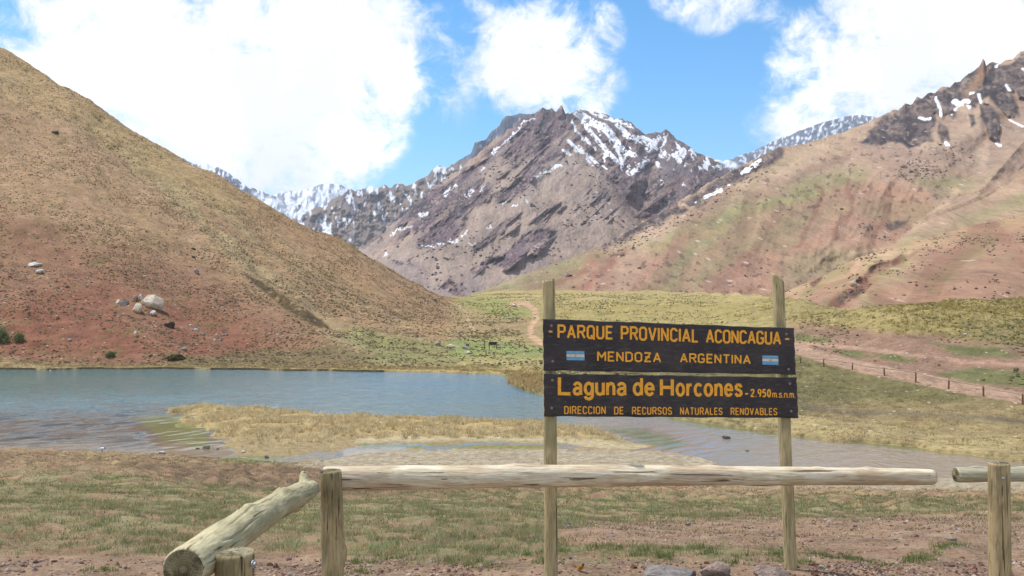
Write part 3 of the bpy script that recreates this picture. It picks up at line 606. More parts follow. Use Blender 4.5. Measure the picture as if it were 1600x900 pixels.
    for pts, wd in (([(1463,153),(1466,165),(1470,180)], 2.4), ([(1491,158),(1498,162),(1510,158)], 5), ([(1495,165),(1493,172)], 2.5), ([(1528,147),(1532,158)], 3), ([(1436,183),(1446,187),(1452,184)], 2.6), ([(1513,143),(1518,142)], 2.5), ([(1515,168)], 3), ([(1481,227)], 2.8),
                    ([(1557,223),(1562,227)], 2.8), ([(1577,187),(1600,199)], 1.3), ([(1556,105),(1562,101)], 1.6), ([(1572,133),(1578,142)], 2), ([(1596,106),(1606,112)], 2), ([(1488,180)], 1.6), ([(1561,193)], 1.2),
                    ([(1100,306),(1114,301),(1126,297)], 3.2), ([(1160,270),(1172,262),(1188,252)], 3.4), ([(1137,289),(1139,288)], 1.3), ([(1089,318)], 1.5)):
        S = np.maximum(S, st(us_, vs_, pts, wd, .8))
    c = c*np.array([1.0, .97, .89]); return mixc(c, (.82, .83, .86), S)
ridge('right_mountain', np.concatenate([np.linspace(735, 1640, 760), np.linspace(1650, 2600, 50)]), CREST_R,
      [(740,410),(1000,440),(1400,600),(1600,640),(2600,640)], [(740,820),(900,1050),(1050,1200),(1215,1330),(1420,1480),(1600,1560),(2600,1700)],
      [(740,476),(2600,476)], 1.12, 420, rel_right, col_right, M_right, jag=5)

# ---- central mountain
CREST_C = [(380,470),(480,425),(540,398),(560,392),(590,372),(620,345),(650,318),(690,283),(720,262),(750,238),(780,214),(805,196),(822,182),(838,174),(852,170),(862,167),(870,172),(878,166),(884,176),(900,173),(915,172),(935,176),(950,182),(962,187),(972,186),(985,192),(992,198),(1003,205),(1015,209),(1028,206),(1040,200),(1046,206),(1056,218),(1078,230),(1100,243),(1125,258),(1150,272),(1200,300),(1300,340),(1500,380)]
ROCK_C = [(570,392),(600,365),(650,315),(720,262),(800,195),(850,165),(900,168),(905,200),(892,235),(868,262),(840,268),(812,300),(780,318),(752,330),(732,352),(706,376),(672,388),(652,380),(640,352),(622,366),(596,384)]
ROCK_C2 = [(735,432),(738,412),(762,404),(790,388),(822,372),(852,352),(868,362),(862,384),(838,396),(806,404),(790,420),(768,414),(748,430)]
ROCK_C3 = [(905,172),(1040,198),(1150,270),(1130,300),(1080,330),(1020,350),(980,330),(960,290),(930,260),(905,225)]
def strata(X, Z): return (X*.76+Z*.65)*1.0, (X*.65-Z*.76)     # along, across the tilted beds
def rocks_c(U, V, X, Z):
    al, ac = strata(X, Z)
    n = fbm(X*.010, Z*.010, 5, 181)*9+fbm(al*.012, ac*.05, 4, 183)*7
    m = pm(U+n, V+n, ROCK_C, 4)*sst(fbm(al*.006, ac*.026, 4, 185), -.55, -.05)
    m = np.maximum(m, pm(U+n*.7, V+n*.7, [(650,386),(655,360),(672,345),(700,325),(728,330),(735,345),(716,366),(690,384)], 3))
    m = np.maximum(m, pm(U+n, V+n, ROCK_C2, 4)*sst(fbm(al*.008, ac*.04, 4, 187), -.5, 0))
    m = np.maximum(m, pm(U+n, V+n, ROCK_C3, 5)*sst(fbm(X*.012, Z*.008, 4, 189), -.45, .1)*.95)
    m = np.maximum(m, .9*pm(U+n, V+n, [(612,408),(622,395),(645,388),(652,398),(636,408)], 4)*sst(n2f(X, Z), -.2, .1))
    m = np.maximum(m, .8*pm(U+n, V+n, [(725,385),(770,350),(850,310),(880,318),(800,365),(740,395)], 5)*sst(fbm(al*.006, ac*.06, 4, 191), .05, .3))
    m = np.maximum(m, .85*pm(U+n, V+n, [(895,330),(930,285),(965,300),(975,320),(940,350),(905,350)], 5)*sst(fbm(al*.008, ac*.07, 4, 193), .0, .25))
    m = np.maximum(m, .7*pm(U+n, V+n, [(690,450),(705,438),(722,446),(715,456)], 3))
    return m
def n2f(X, Z): return fbm(X*.03, Z*.03, 4, 195)
def rel_c(U, V, X, Z, s):
    m = rocks_c(U, V, X, Z); al, ac = strata(X, Z)
    h = fbm(X*.0022, Z*.003, 4, 201)*70-(rib(X, Z, .9, .43, .004, 202, .2, 2, .35)-.4)*50*sst(330-V, -60, 40)+fbm(X*.011, Z*.012, 4, 203)*14
    h += -(ridged(al*.0045, ac*.014, 4, 205, .45)-.35)*44*m-(ridged(X*.014, Z*.012, 4, 207)-.4)*30*m+fbm(X*.06, Z*.06, 3, 208)*6*m-(crag(X, Z, .02, 206, -.4)-.4)*11*m-(crag(X, Z, .006, 204, -.3)-.4)*30*(1-m)*sst(420-V, 0, 120)
    h += fbm(X*.008, Z*.004, 4, 209)*16*(1-m)*sst(V, 250, 300)
    h += 120*st(U, V, [(905,180),(930,240),(960,290),(1000,345),(1015,370)], 6, 26)      # the gully right of the summit
    h += 70*st(U, V, [(1040,215),(1020,260),(1000,320),(1010,360)], 5, 22)-60*st(U, V, [(985,195),(1000,250),(985,300)], 4, 14)
    return h
SNOW_C = [([(903,178),(922,190),(945,200),(958,214)], 8), ([(925,176),(950,185),(985,197)], 4.5), ([(914,195),(930,215),(945,232),(962,250)], 4.5), ([(948,205),(965,222),(978,240),(992,243)], 5.5), ([(965,196),(985,214),(1005,222),(1022,228),(1030,215)], 4.5),
          ([(996,214),(1018,220)], 3), ([(1012,234),(1022,226)], 3.5), ([(895,190),(900,205)], 2.5), ([(890,222),(905,236),(920,243),(935,258)], 3.5), ([(905,228),(915,245),(925,258)], 2.2), ([(882,236),(892,242)], 3.5), ([(853,272),(862,265),(874,257)], 3.8), ([(838,276),(847,274)], 2.5),
          ([(983,272),(995,265),(1005,254),(1014,251)], 3), ([(1041,208),(1037,225),(1034,240)], 2.5), ([(1056,237),(1062,252)], 5), ([(1034,246),(1042,241)], 3.5), ([(1045,252),(1049,246)], 2), ([(1080,238),(1083,250)], 2), ([(1102,258),(1108,257)], 2), ([(1118,264),(1128,258)], 2.5), ([(1071,260),(1076,256)], 2),
          ([(945,262),(952,268)], 2), ([(970,258),(976,246)], 2.5), ([(978,268),(982,258)], 2), ([(1066,290),(1070,288)], 1.8), ([(1035,292),(1037,285)], 1.5), ([(953,318)], 2), ([(937,305)], 1.3), ([(932,338)], 1.6), ([(958,332)], 1.3), ([(1006,322)], 1.2),
          ([(784,226),(800,212),(818,196),(834,184)], 1.8), ([(770,240),(780,230)], 1.8), ([(790,222),(808,206)], 1), ([(694,304),(702,297),(713,290)], 2.6), ([(729,307),(737,296)], 2.2), ([(660,340),(668,332)], 2.3), ([(612,370),(625,360),(642,350)], 1.4),
          ([(657,384),(680,385),(695,382)], 1.3), ([(702,379),(714,374)], 1.6), ([(720,368),(730,360)], 1.6), ([(786,319),(792,316)], 2), ([(801,323),(808,319)], 2), ([(762,358),(766,352)], 1.6), ([(596,398),(602,394)], 1.4), ([(735,384),(741,380)], 1.2), ([(748,297),(757,290)], 1.3), ([(752,268),(758,262)], 1.2), ([(822,312),(826,318)], 1)]
def col_c(U, V, X, Z, s):
    al, ac = strata(X, Z)
    n = fbm(X*.004, Z*.005, 5, 211); n2 = fbm(X*.02, Z*.02, 4, 213); n3 = fbm(X*.06, Z*.06, 4, 215); ns = fbm(al*.003, ac*.045, 4, 217); ng = fbm(X*.02, Z*.0025, 4, 219); nb = fbm(al*.008, ac*.12, 4, 218); nf = fbm(X*.16, Z*.16, 3, 216); ck = crag(X, Z, .02, 206, -.4)
    u = U+n*16+n2*3; v = V+n*12+n2*3
    c = blank(U, lin(164,142,126,.87))
    c = mixc(c, lin(178,152,132,.88), sst(ng, .0, .5)*.4)
    c = mixc(c, lin(140,124,122,.84), sst(n, .1, .6)*.5)
    c = mixc(c, lin(176,148,128,.88), pm(u, v, [(575,398),(640,352),(700,300),(690,320),(640,372),(600,400)], 6)*.7)
    c = mixc(c, lin(172,138,118,.86), pm(u, v, [(690,296),(820,188),(835,184),(760,262),(700,312)], 6)*.6)
    c = mixc(c, lin(172,152,138,.88), pm(u, v, [(790,290),(905,232),(900,262),(812,318)], 6)*.7)
    c = mixc(c, lin(122,108,110,.84), pm(u, v, ROCK_C3, 8)*.9)
    c = mixc(c, lin(160,122,102,.86), pm(u, v, [(985,312),(1020,285),(1085,275),(1060,300),(1010,335),(1000,350)], 7)*.5)
    c = mixc(c, lin(176,150,130,.88), pm(u, v, [(965,300),(990,330),(1015,355),(1000,378),(960,370),(945,340)], 9)*.65)
    m = rocks_c(U, V, X, Z)
    rc = mixc(blank(U, lin(120,98,100,.84)), lin(92,80,82,.76), sst(n2+ns*.6, .0, .5)*.75)
    rc = mixc(rc, lin(172,148,132,.86), sst(ns+n3*.35, .12, .42)*.75)
    rc = mixc(rc, lin(72,62,68,.7), sst(nb+nf*.5, .1, .4)*.55); rc = mixc(rc, lin(70,60,66,.7), sst(.45-ck+nf*.15, 0, .25)*.6); rc = mixc(rc, lin(186,164,146,.88), sst(nb-.5*nf, .25, .5)*.45)
    c = c*(1-m[..., None])+rc*m[..., None]
    c = mixc(c, lin(122,104,102,.8), sst(ns+n3*.3, .2, .45)*.35*sst(400-v, 0, 40))
    S = 0; uw_ = U+n2*4+n3*3.5+nf*2.5; vw_ = V+n2*4+n3*3.5+nf*2.5
    for pts, wd in SNOW_C: S = np.maximum(S, st(uw_, vw_, pts, wd*.78, .7))
    pt = sst(fbm(X*.05+Z*.02, Z*.03, 4, 221), .33, .42)*pm(u, v, [(895,175),(1040,205),(1140,262),(1100,275),(1040,262),(960,262),(890,235)], 8)
    S = np.maximum(S*sst(nf+n3*.7, -.6, -.1), pt*.9)
    return mixc(c, (.84, .85, .88), S)
ridge('central_mountain', np.concatenate([np.linspace(400, 1180, 780), np.linspace(1182, 1500, 30)]), CREST_C,
      [(380,1500),(700,1450),(1500,1500)], [(380,1900),(560,2100),(850,2600),(1150,2700),(1500,2800)], [(380,480),(1500,480)], 1.1, 420, rel_c, col_c, M_mount, jag=7)

# ---- far ridges, haze partly put into the rock colours, paler and bluer
def far_ridge(name, u0, u1, n, rows, crest, Yb, Yc, vb, base, dark, snow, seed, jag, snowfn, fs=1.0, mat=None):
    def rel(U, V, X, Z, s): return -(ridged(X*.006*fs, Z*.0035*fs, 5, seed)-.4)*90+fbm(X*.02*fs, Z*.02*fs, 3, seed+2)*22
    def col(U, V, X, Z, s):
        n1 = fbm(X*.010*fs, Z*.004*fs, 5, seed+5); n2 = fbm(X*.03*fs, Z*.012*fs, 4, seed+7); n3 = fbm(X*.05*fs, Z*.05*fs, 3, seed+9)
        c = mixc(blank(U, base), dark, sst(n1+n2*.4, -.1, .4)*.9)
        return mixc(c, snow, snowfn(U, V, n1, n2, n3, s))
    return ridge(name, np.linspace(u0, u1, n), crest, [(u0, Yb), (u1, Yb)], [(u0, Yc), (u1, Yc)], [(u0, vb), (u1, vb)], 1.0, rows, rel, col, mat or M_back, jag=jag)
far_ridge('back_ridge', 440, 860, 400, 190, [(440,360),(452,345),(470,338),(485,330),(505,322),(528,308),(545,299),(556,299),(568,294),(578,290),(590,294),(602,291),(610,293),(628,286),(634,290),(650,284),(668,275),(676,266),(682,262),(700,260),(712,255),(730,250),(760,245),(860,240)],
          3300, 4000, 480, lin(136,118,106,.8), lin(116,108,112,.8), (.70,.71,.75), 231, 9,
          lambda U, V, n1, n2, n3, s: np.clip(sst(n2*1.0+n3*.3, .3, .5)*sst(s, .55, .78)+sst(n1+n2, .5, .65)*sst(s, .35, .6), 0, 1)*.9, 1.6)
far_ridge('grey_peak', 640, 900, 200, 70, [(640,300),(690,272),(715,252),(736,240),(742,222),(752,219),(760,218),(766,208),(780,196),(786,186),(795,180),(806,179),(820,178),(850,180),(900,200)],
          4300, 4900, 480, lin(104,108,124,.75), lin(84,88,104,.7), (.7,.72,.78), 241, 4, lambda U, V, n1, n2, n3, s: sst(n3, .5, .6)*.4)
far_ridge('snow_ridge', 250, 520, 260, 110, [(250,235),(290,250),(314,259),(322,258),(334,260),(350,266),(362,275),(378,286),(400,296),(420,305),(436,310),(452,318),(466,318),(474,326),(520,345)],
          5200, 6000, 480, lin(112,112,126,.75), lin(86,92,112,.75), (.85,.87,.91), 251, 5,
          lambda U, V, n1, n2, n3, s: np.clip(sst(n2+n3*.5+.25*sst(U, 380, 430), -.02, .2)+pm(U, V, [(395,300),(430,312),(455,325),(470,340),(430,345)], 5), 0, 1)*.95)
far_ridge('snow_summit', 380, 620, 220, 90, [(380,320),(420,310),(440,300),(462,298),(482,296),(500,289),(516,288),(530,289),(540,293),(550,299),(570,308),(620,330)],
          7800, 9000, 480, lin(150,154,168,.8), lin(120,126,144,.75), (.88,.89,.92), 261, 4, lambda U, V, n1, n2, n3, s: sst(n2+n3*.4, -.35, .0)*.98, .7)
far_ridge('right_snow_ridge', 1080, 1480, 300, 120, [(1080,262),(1105,244),(1118,250),(1130,252),(1160,242),(1190,230),(1215,218),(1240,208),(1262,200),(1290,190),(1320,183),(1345,180),(1370,184),(1400,188),(1480,180)],
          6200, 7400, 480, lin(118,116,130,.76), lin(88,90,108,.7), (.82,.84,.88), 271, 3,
          lambda U, V, n1, n2, n3, s: np.clip(sst(n2*.8+n3*.9, .16, .3)*sst(s, .5, .75)+pm(U, V, [(1100,240),(1140,250),(1165,262),(1140,262)], 2), 0, 1)*.9, .8)
#%%OBJECTS
# ================================================================== FINDING THE GROUND
bpy.context.view_layer.update()
_dg = bpy.context.evaluated_depsgraph_get()
def hit(u, v):
    d = Vector(((u-U0)/F, 1.0, -(v-V0)/F)).normalized()
    ok, loc, nor, idx, ob, mt = sc.ray_cast(_dg, Vector((0, 0, EYE)), d)
    return loc.copy(), nor.copy()
def drop(x, y):
    ok, loc, nor, idx, ob, mt = sc.ray_cast(_dg, Vector((x, y, 400)), Vector((0, 0, -1)))
    return loc.copy()

# ================================================================== TIMBER
def wood_mat(name, c1, c2, dark, stain=None, stain_amt=.5, bstr=.5, crack=.64, tone=1.0):
    m, t, b = new_mat(name)
    tcn = t.node('ShaderNodeTexCoord'); p = tcn.outputs['Object']
    oi = t.node('ShaderNodeObjectInfo'); rv = t.node('ShaderNodeCombineXYZ')
    t.l.new(t.math('MULTIPLY', oi.outputs['Random'], 37.0), rv.inputs[2]); p = t.vmath('ADD', p, rv.outputs[0])
    fine = t.noise(t.scalev(p, (1, 1, .07)), 150, 5, .65, .4); mid = t.noise(t.scalev(p, (1, 1, .16)), 34, 5, .65, .6); big = t.noise(t.scalev(p, (1, 1, .5)), 6, 3, .6)
    cr = t.noise(t.scalev(p, (1, 1, .045)), 62, 4, .55, .4)
    c = t.mix(t.mapr(mid, .38, .64), c1, c2)
    c = t.mix(t.math('MULTIPLY', t.mapr(fine, .42, .7), .45), c, dark)
    crk = t.mapr(cr, crack, crack+.035)
    c = t.mix(t.math('MULTIPLY', crk, .85), c, tuple(x*.45 for x in dark[:3])+(1,))
    vo = t.node('ShaderNodeTexVoronoi'); t.put(vo.inputs['Vector'], t.scalev(p, (1, 1, .55))); vo.inputs['Scale'].default_value = 11
    sp = t.node('ShaderNodeSeparateColor'); t.l.new(vo.outputs['Color'], sp.inputs[0])
    kn = t.math('MULTIPLY', t.mapr(vo.outputs['Distance'], .05, .13, 1, 0), t.math('GREATER_THAN', sp.outputs[0], .62))
    c = t.mix(t.math('MULTIPLY', kn, .8), c, tuple(x*.6 for x in dark[:3])+(1,))
    if stain: c = t.mix(t.math('MULTIPLY', t.mapr(big, .46, .66), stain_amt), c, stain)
    t.put(b.inputs['Base Color'], c); b.inputs['Roughness'].default_value = .75
    h = t.math('SUBTRACT', t.math('ADD', t.math('MULTIPLY', fine, .25), t.math('MULTIPLY', mid, .5)), t.math('MULTIPLY', crk, 1.1))
    bump(t, b, h, .006, bstr); return m
def end_mat(name, c1, c2, dark):
    m, t, b = new_mat(name)
    tcn = t.node('ShaderNodeTexCoord'); p = tcn.outputs['Object']
    wv = t.node('ShaderNodeTexWave', wave_type='RINGS', rings_direction='Z'); t.put(wv.inputs['Vector'], p)
    wv.inputs['Scale'].default_value = 42; wv.inputs['Distortion'].default_value = 2.0; wv.inputs['Detail'].default_value = 3
    n = t.noise(p, 40, 4, .65); n2 = t.noise(p, 14, 3, .6)
    c = t.mix(t.math('MULTIPLY', wv.outputs['Fac'], .5), c1, c2); c = t.mix(t.mapr(n2, .4, .65), c, dark); c = t.mix(t.math('MULTIPLY', t.mapr(n, .5, .7), .6), c, c2)
    t.put(b.inputs['Base Color'], c); bump(t, b, t.math('ADD', wv.outputs['Fac'], n), .003, .6); return m
Wpale = wood_mat('peeled_pale_wood', lin(236,222,194,.9), lin(216,196,160,.86), lin(140,112,86,.7), lin(176,136,100,.75), .45, .9, .62)
Wgreen = wood_mat('treated_greenish_wood', lin(212,200,160,.88), lin(190,176,134,.83), lin(98,90,64,.66), lin(160,150,112,.76), .55, .9, .625)
Wpost = wood_mat('weathered_post_wood', lin(200,176,132,.86), lin(174,150,108,.83), lin(86,72,50,.65), lin(104,104,76,.65), .55, .7, .60)
Wsign = wood_mat('sawn_post_wood', lin(204,184,140,.9), lin(182,162,118,.86), lin(96,82,58,.65), lin(128,128,98,.7), .40, .6, .645)
Wrail = wood_mat('grey_rail_wood', lin(214,206,178,.85), lin(186,176,144,.82), lin(110,98,70,.7), lin(170,160,120,.75), .4, .6, .64)
Wdark = wood_mat('brown_fence_wood', lin(150,112,82,.8), lin(126,92,66,.75), lin(90,66,48,.7))
Wfar = wood_mat('thin_rail_wood', lin(176,160,138,.85), lin(156,136,112,.8), lin(110,90,70,.7))
Eend = end_mat('cut_log_end', lin(150,138,104,.75), lin(184,168,132,.8), lin(104,94,70,.7))
Epale = end_mat('pale_cut_end', lin(176,164,130,.75), lin(206,194,164,.8), lin(120,104,76,.65))

def log(name, p0, p1, r0, r1, mat, mend, parent, knots=(), bend=(0, 0), na=64, nl=90, rough=.035, seed=1, flat0=0, slant1=None, cracks=(), rprof=None):
    p0 = Vector(p0); p1 = Vector(p1); L = (p1-p0).length; ax = (p1-p0).normalized()
    q = ax.to_track_quat('Z', 'Y'); t = np.linspace(0, 1, nl)[:, None]; an = np.linspace(0, 2*np.pi, na, endpoint=False)[None, :]
    r = r0+(r1-r0)*t+0*an
    if rprof is not None: r = r*np.interp(t, rprof[0], rprof[1])
    r = r*(1+rough*fbm(np.cos(an)*1.3+seed*3.1+t*0, np.sin(an)*1.3+t*L*2.6, 3, seed)+rough*.4*fbm(np.cos(an)*5+seed+0*t, np.sin(an)*5+t*L*6, 3, seed+5))
    for (kt, ka, kh, ks_, ka_w) in knots:
        da = (an-ka+np.pi) % (2*np.pi)-np.pi
        r = r+kh*np.exp(-((t-kt)*L/ks_)**2-(da/ka_w)**2)
    for (t0, t1, ca, cw_, cdep) in cracks:
        da = (an-ca-.25*fbm(t*L*3, t*0+seed, 3, seed+7)+np.pi) % (2*np.pi)-np.pi
        r = r-cdep*np.exp(-(da/cw_)**2)*sst(t, t0, t0+.04)*sst(t1-t, 0, .04)
    x = r*np.cos(an)+bend[0]*np.sin(t*np.pi); y = r*np.sin(an)+bend[1]*np.sin(t*np.pi); z = t*L+0*an
    edge = np.minimum(t*L/.006, 1)*np.minimum((1-t)*L/.006, 1); k = .93+.07*edge; x = x*k; y = y*k
    if slant1 is not None:
        ex = q.inverted() @ Vector((1, 0, 0)); z = z+sst(t, .90, .985)*slant1[0]*(x*ex.x+y*ex.y)*1.0+(t >= 1)*slant1[1]*fbm(x*60, y*60, 2, seed)
    co = np.stack([x, y, z], -1).reshape(-1, 3)
    i = np.arange(nl-1)[:, None]*na+np.arange(na)[None, :]; j = np.arange(nl-1)[:, None]*na+(np.arange(na)[None, :]+1) % na
    f = np.stack([i, j, j+na, i+na], -1).reshape(-1, 4)
    me = bpy.data.meshes.new(name)
    verts = co.tolist(); faces = f.tolist(); n0 = len(faces)
    # end caps as rings towards the heart
    for base, zz, sgn in ((0, 0, -1), ((nl-1)*na, L, 1)):
        ring = list(range(base, base+na)); prev = ring
        cx = sum(verts[k_][0] for k_ in ring)/na; cy = sum(verts[k_][1] for k_ in ring)/na; cz = sum(verts[k_][2] for k_ in ring)/na
        for fr in (.85, .5, .2):
            nr_ = []
            for k_ in ring:
                vx = verts[k_]; nr_.append(len(verts)); verts.append([cx+(vx[0]-cx)*fr, cy+(vx[1]-cy)*fr, cz+(vx[2]-cz)*fr+sgn*.0015*math.sin(k_*1.7+seed)])
            for a_ in range(na):
                b_ = (a_+1) % na; fc = [prev[a_], prev[b_], nr_[b_], nr_[a_]]
                faces.append(fc if sgn > 0 else fc[::-1])
            prev = nr_
        fc = prev[:]; faces.append(fc if sgn > 0 else fc[::-1])
    me.from_pydata(verts, [], faces); me.update()
    o = link(name, me, [mat, mend], parent)
    mi = np.zeros(len(me.polygons), np.int32); mi[n0:] = 1; me.polygons.foreach_set('material_index', mi)
    sm = np.ones(len(me.polygons), bool); sm[n0:] = False; me.polygons.foreach_set('use_smooth', sm)
    o.rotation_mode = 'QUATERNION'; o.rotation_quaternion = q
    o.location = p0-(parent.location if parent else Vector((0, 0, 0)))
    return o
m, t, b = new_mat('galvanised_steel'); b.inputs['Base Color'].default_value = (.45, .46, .48, 1); b.inputs['Metallic'].default_value = .9; b.inputs['Roughness'].default_value = .4; M_steel = m
m, t, b = new_mat('rusty_steel'); b.inputs['Base Color'].default_value = (.26, .20, .17, 1); b.inputs['Metallic'].default_value = .3; b.inputs['Roughness'].default_value = .6; M_rust = m
def bolt(p, d, r, parent, mat, name='bolt'):
    prof = [(0, 1.15*r), (.25*r, 1.15*r), (.3*r, .7*r), (.9*r, .62*r), (1.0*r, .35*r)]; n = 12
    d = Vector(d).normalized(); q = d.to_track_quat('Z', 'Y'); vs = []; fs = []
    for z, rr in prof:
        for k in range(n): vs.append((rr*math.cos(k*2*math.pi/n), rr*math.sin(k*2*math.pi/n), z))
    for i in range(len(prof)-1):
        for k in range(n): fs.append((i*n+k, i*n+(k+1) % n, (i+1)*n+(k+1) % n, (i+1)*n+k))
    fs.append(tuple((len(prof)-1)*n+k for k in range(n)))
    me = bpy.data.meshes.new(name); me.from_pydata(vs, [], fs); o = link(name, me, mat, parent)
    o.rotation_mode = 'QUATERNION'; o.rotation_quaternion = q; o.location = Vector(p)-parent.location if parent else Vector(p)
    return o

# ---- corner fence in the foreground
fbase = W(516, 900, 4.6); fbase.z = -.02
fence = thing('log_fence', 'rustic log fence with a corner post, long pale rail in front of the sign', 'fence', fbase, None)
log('rail', W(505, 748, 4.67), W(1459, 745.5, 4.95), .0650, .0450, Wpale, Epale, fence, knots=[(.30, 1.6, .008, .05, .4), (.62, 1.3, .007, .05, .4), (.80, 1.7, .006, .03, .3), (.885, 1.5, .007, .04, .4), (.45, 4.5, .006, .05, .4), (.70, 4.9, .006, .06, .5)],
    bend=(0.0, 0.012), na=96, nl=300, rough=.05, seed=3, cracks=[(.10, .55, 4.35, .035, .010), (.52, .80, 3.35, .03, .009)], rprof=([0, .02, .1, .5, .98, 1], [.98, 1, 1.0, 1.02, 1.0, .93]))
log('post', (W(519, 900, 4.56).x, 4.56, -.45), (W(517, 735, 4.54).x, 4.54, W(517, 735, 4.54).z), .058, .054, Wpost, Eend, fence,
    knots=[(.64, 0.25, .020, .06, .45), (.42, 3.3, .012, .035, .4), (.80, 1.2, .006, .04, .4), (.55, 5.0, .006, .05, .5)], nl=160, na=72, rough=.06, seed=5, bend=(.006, 0), cracks=[(.3, .95, 4.6, .05, .006), (.5, .99, 5.3, .04, .005)])
lk = Vector
log('rail', W(286, 890, 2.66), W(487, 763, 4.50), .0660, .0520, Wgreen, Eend, fence,
    knots=[(.935, 1.35, .050, .030, .34), (.665, 1.5, .015, .055, .5), (.37, 1.6, .015, .07, .5), (.80, 4.6, .018, .05, .5), (.47, 5.4, .012, .05, .4), (.2, .6, .006, .09, .6)],
    bend=(0.0, .018), na=112, nl=260, rough=.028, seed=8, cracks=[(.18, .62, 1.9, .04, .008), (.35, .72, .9, .04, .006), (.0, .2, 5.6, .06, .012), (.1, .36, 2.6, .04, .006)], rprof=([0, .03, .3, .6, .85, .96, 1], [.97, 1, 1.03, 1.0, 1.03, .93, .78]))
log('post', (W(367, 860, 2.80).x, 2.80, -.42), (W(367, 858, 2.80).x, 2.80, W(367, 862, 2.80).z), .0615, .0600, Wpost, Epale, fence, nl=120, na=72, rough=.05, seed=13, cracks=[(.2, .98, 4.2, .05, .006), (.3, .9, 5.2, .04, .005)])
bolt(W(395.5, 881, 2.77), (1, -.35, 0), .0105, fence, M_steel); bolt(W(503, 737, 4.487), (0, -1, 0), .008, fence, M_rust)
# ---- right fence
f2 = thing('log_fence', 'second fence on the right, thick round post and greyish rail leaving the picture', 'fence', (W(1562, 900, 4.6).x, 4.6, -.02))
log('post', (W(1563, 900, 4.60).x, 4.60, -.45), (W(1561, 722, 4.60).x, 4.60, W(1561, 723, 4.60).z), .0555, .0515, Wpost, Eend, f2, nl=150, na=72, rough=.035, seed=21, cracks=[(.3, .9, 4.9, .04, .004)])
log('rail', W(1493, 742, 4.74), W(1493, 742, 4.74)+Vector((1.9, .16, -.01)), .0385, .041, Wrail, Eend, f2, knots=[(.06, 1.6, .008, .03, .4), (.22, 1.4, .006, .05, .5)], nl=160, na=64, rough=.07, seed=23, cracks=[(.02, .5, 4.3, .06, .005)])
bolt(W(1567, 747, 4.552), (.1, -1, 0), .0085, f2, M_steel)
bolt(W(1491, 742.5, 4.71), (-1, -.2, 0), .006, f2, M_rust)  # dark stud added to stand in for the hole in the rail end

# ================================================================== THE SIGN
sbase = Vector((W(1048, 900, 5.3).x, 5.3, -.05))
sign = thing('park_sign', 'tall wooden park sign of two dark carved boards with orange lettering on two posts', 'sign', sbase)
DL, DR = 4.99, 5.27
def sd(u): return DL+(DR-DL)*(u-849)/396.0
m, t, b = new_mat('dark_painted_board')
tcn = t.node('ShaderNodeTexCoord'); p = t.scalev(tcn.outputs['Object'], (.05, 1, 1))
n1 = t.noise(p, 90, 4, .6); n2 = t.noise(tcn.outputs['Object'], 5, 4, .6); n3 = t.noise(p, 30, 3, .6)
c = t.mix(t.mapr(n2, .35, .7), lin(62,56,58,.80), lin(78,70,70,.80)); c = t.mix(t.math('MULTIPLY', t.mapr(n1, .5, .72), .5), c, lin(112,102,96,.75)); c = t.mix(t.math('MULTIPLY', t.mapr(n3, .58, .68), .5), c, lin(40,36,38,.7))
n4 = t.noise(tcn.outputs['Object'], 120, 2, .5); c = t.mix(t.math('MULTIPLY', t.mapr(n4, .72, .76), .7), c, lin(150,140,130))
t.put(b.inputs['Base Color'], c); b.inputs['Roughness'].default_value = .6; bump(t, b, t.math('ADD', n1, t.math('MULTIPLY', n3, .7)), .002, .8); M_board = m
m, t, b = new_mat('orange_letter_paint')
tcn = t.node('ShaderNodeTexCoord'); n1 = t.noise(tcn.outputs['Object'], 60, 4, .6)
c = t.mix(t.mapr(n1, .35, .65), (.92, .43, .045, 1), (.80, .34, .035, 1)); c = t.mix(t.math('MULTIPLY', t.mapr(t.noise(tcn.outputs['Object'], 160, 3, .6), .60, .70), .6), c, lin(96,62,40))
t.put(b.inputs['Base Color'], c); b.inputs['Roughness'].default_value = .55; M_let = m
def paint(name, rgb, r=.55):
    m, t, b = new_mat(name); tcn = t.node('ShaderNodeTexCoord'); n = t.noise(tcn.outputs['Object'], 45, 4, .6)
    t.put(b.inputs['Base Color'], t.mix(t.mapr(n, .3, .75), rgb, tuple(x*.8 for x in rgb[:3])+(1,))); b.inputs['Roughness'].default_value = r; return m
M_fb = paint('sky_blue_paint', lin(120,178,214,.85)); M_fw = paint('white_paint', lin(226,222,214,.85)); M_fg = paint('gold_paint', (.75, .40, .06, 1))
def P3(u, v, off=0.0): return W(u, v, sd(u)-off)
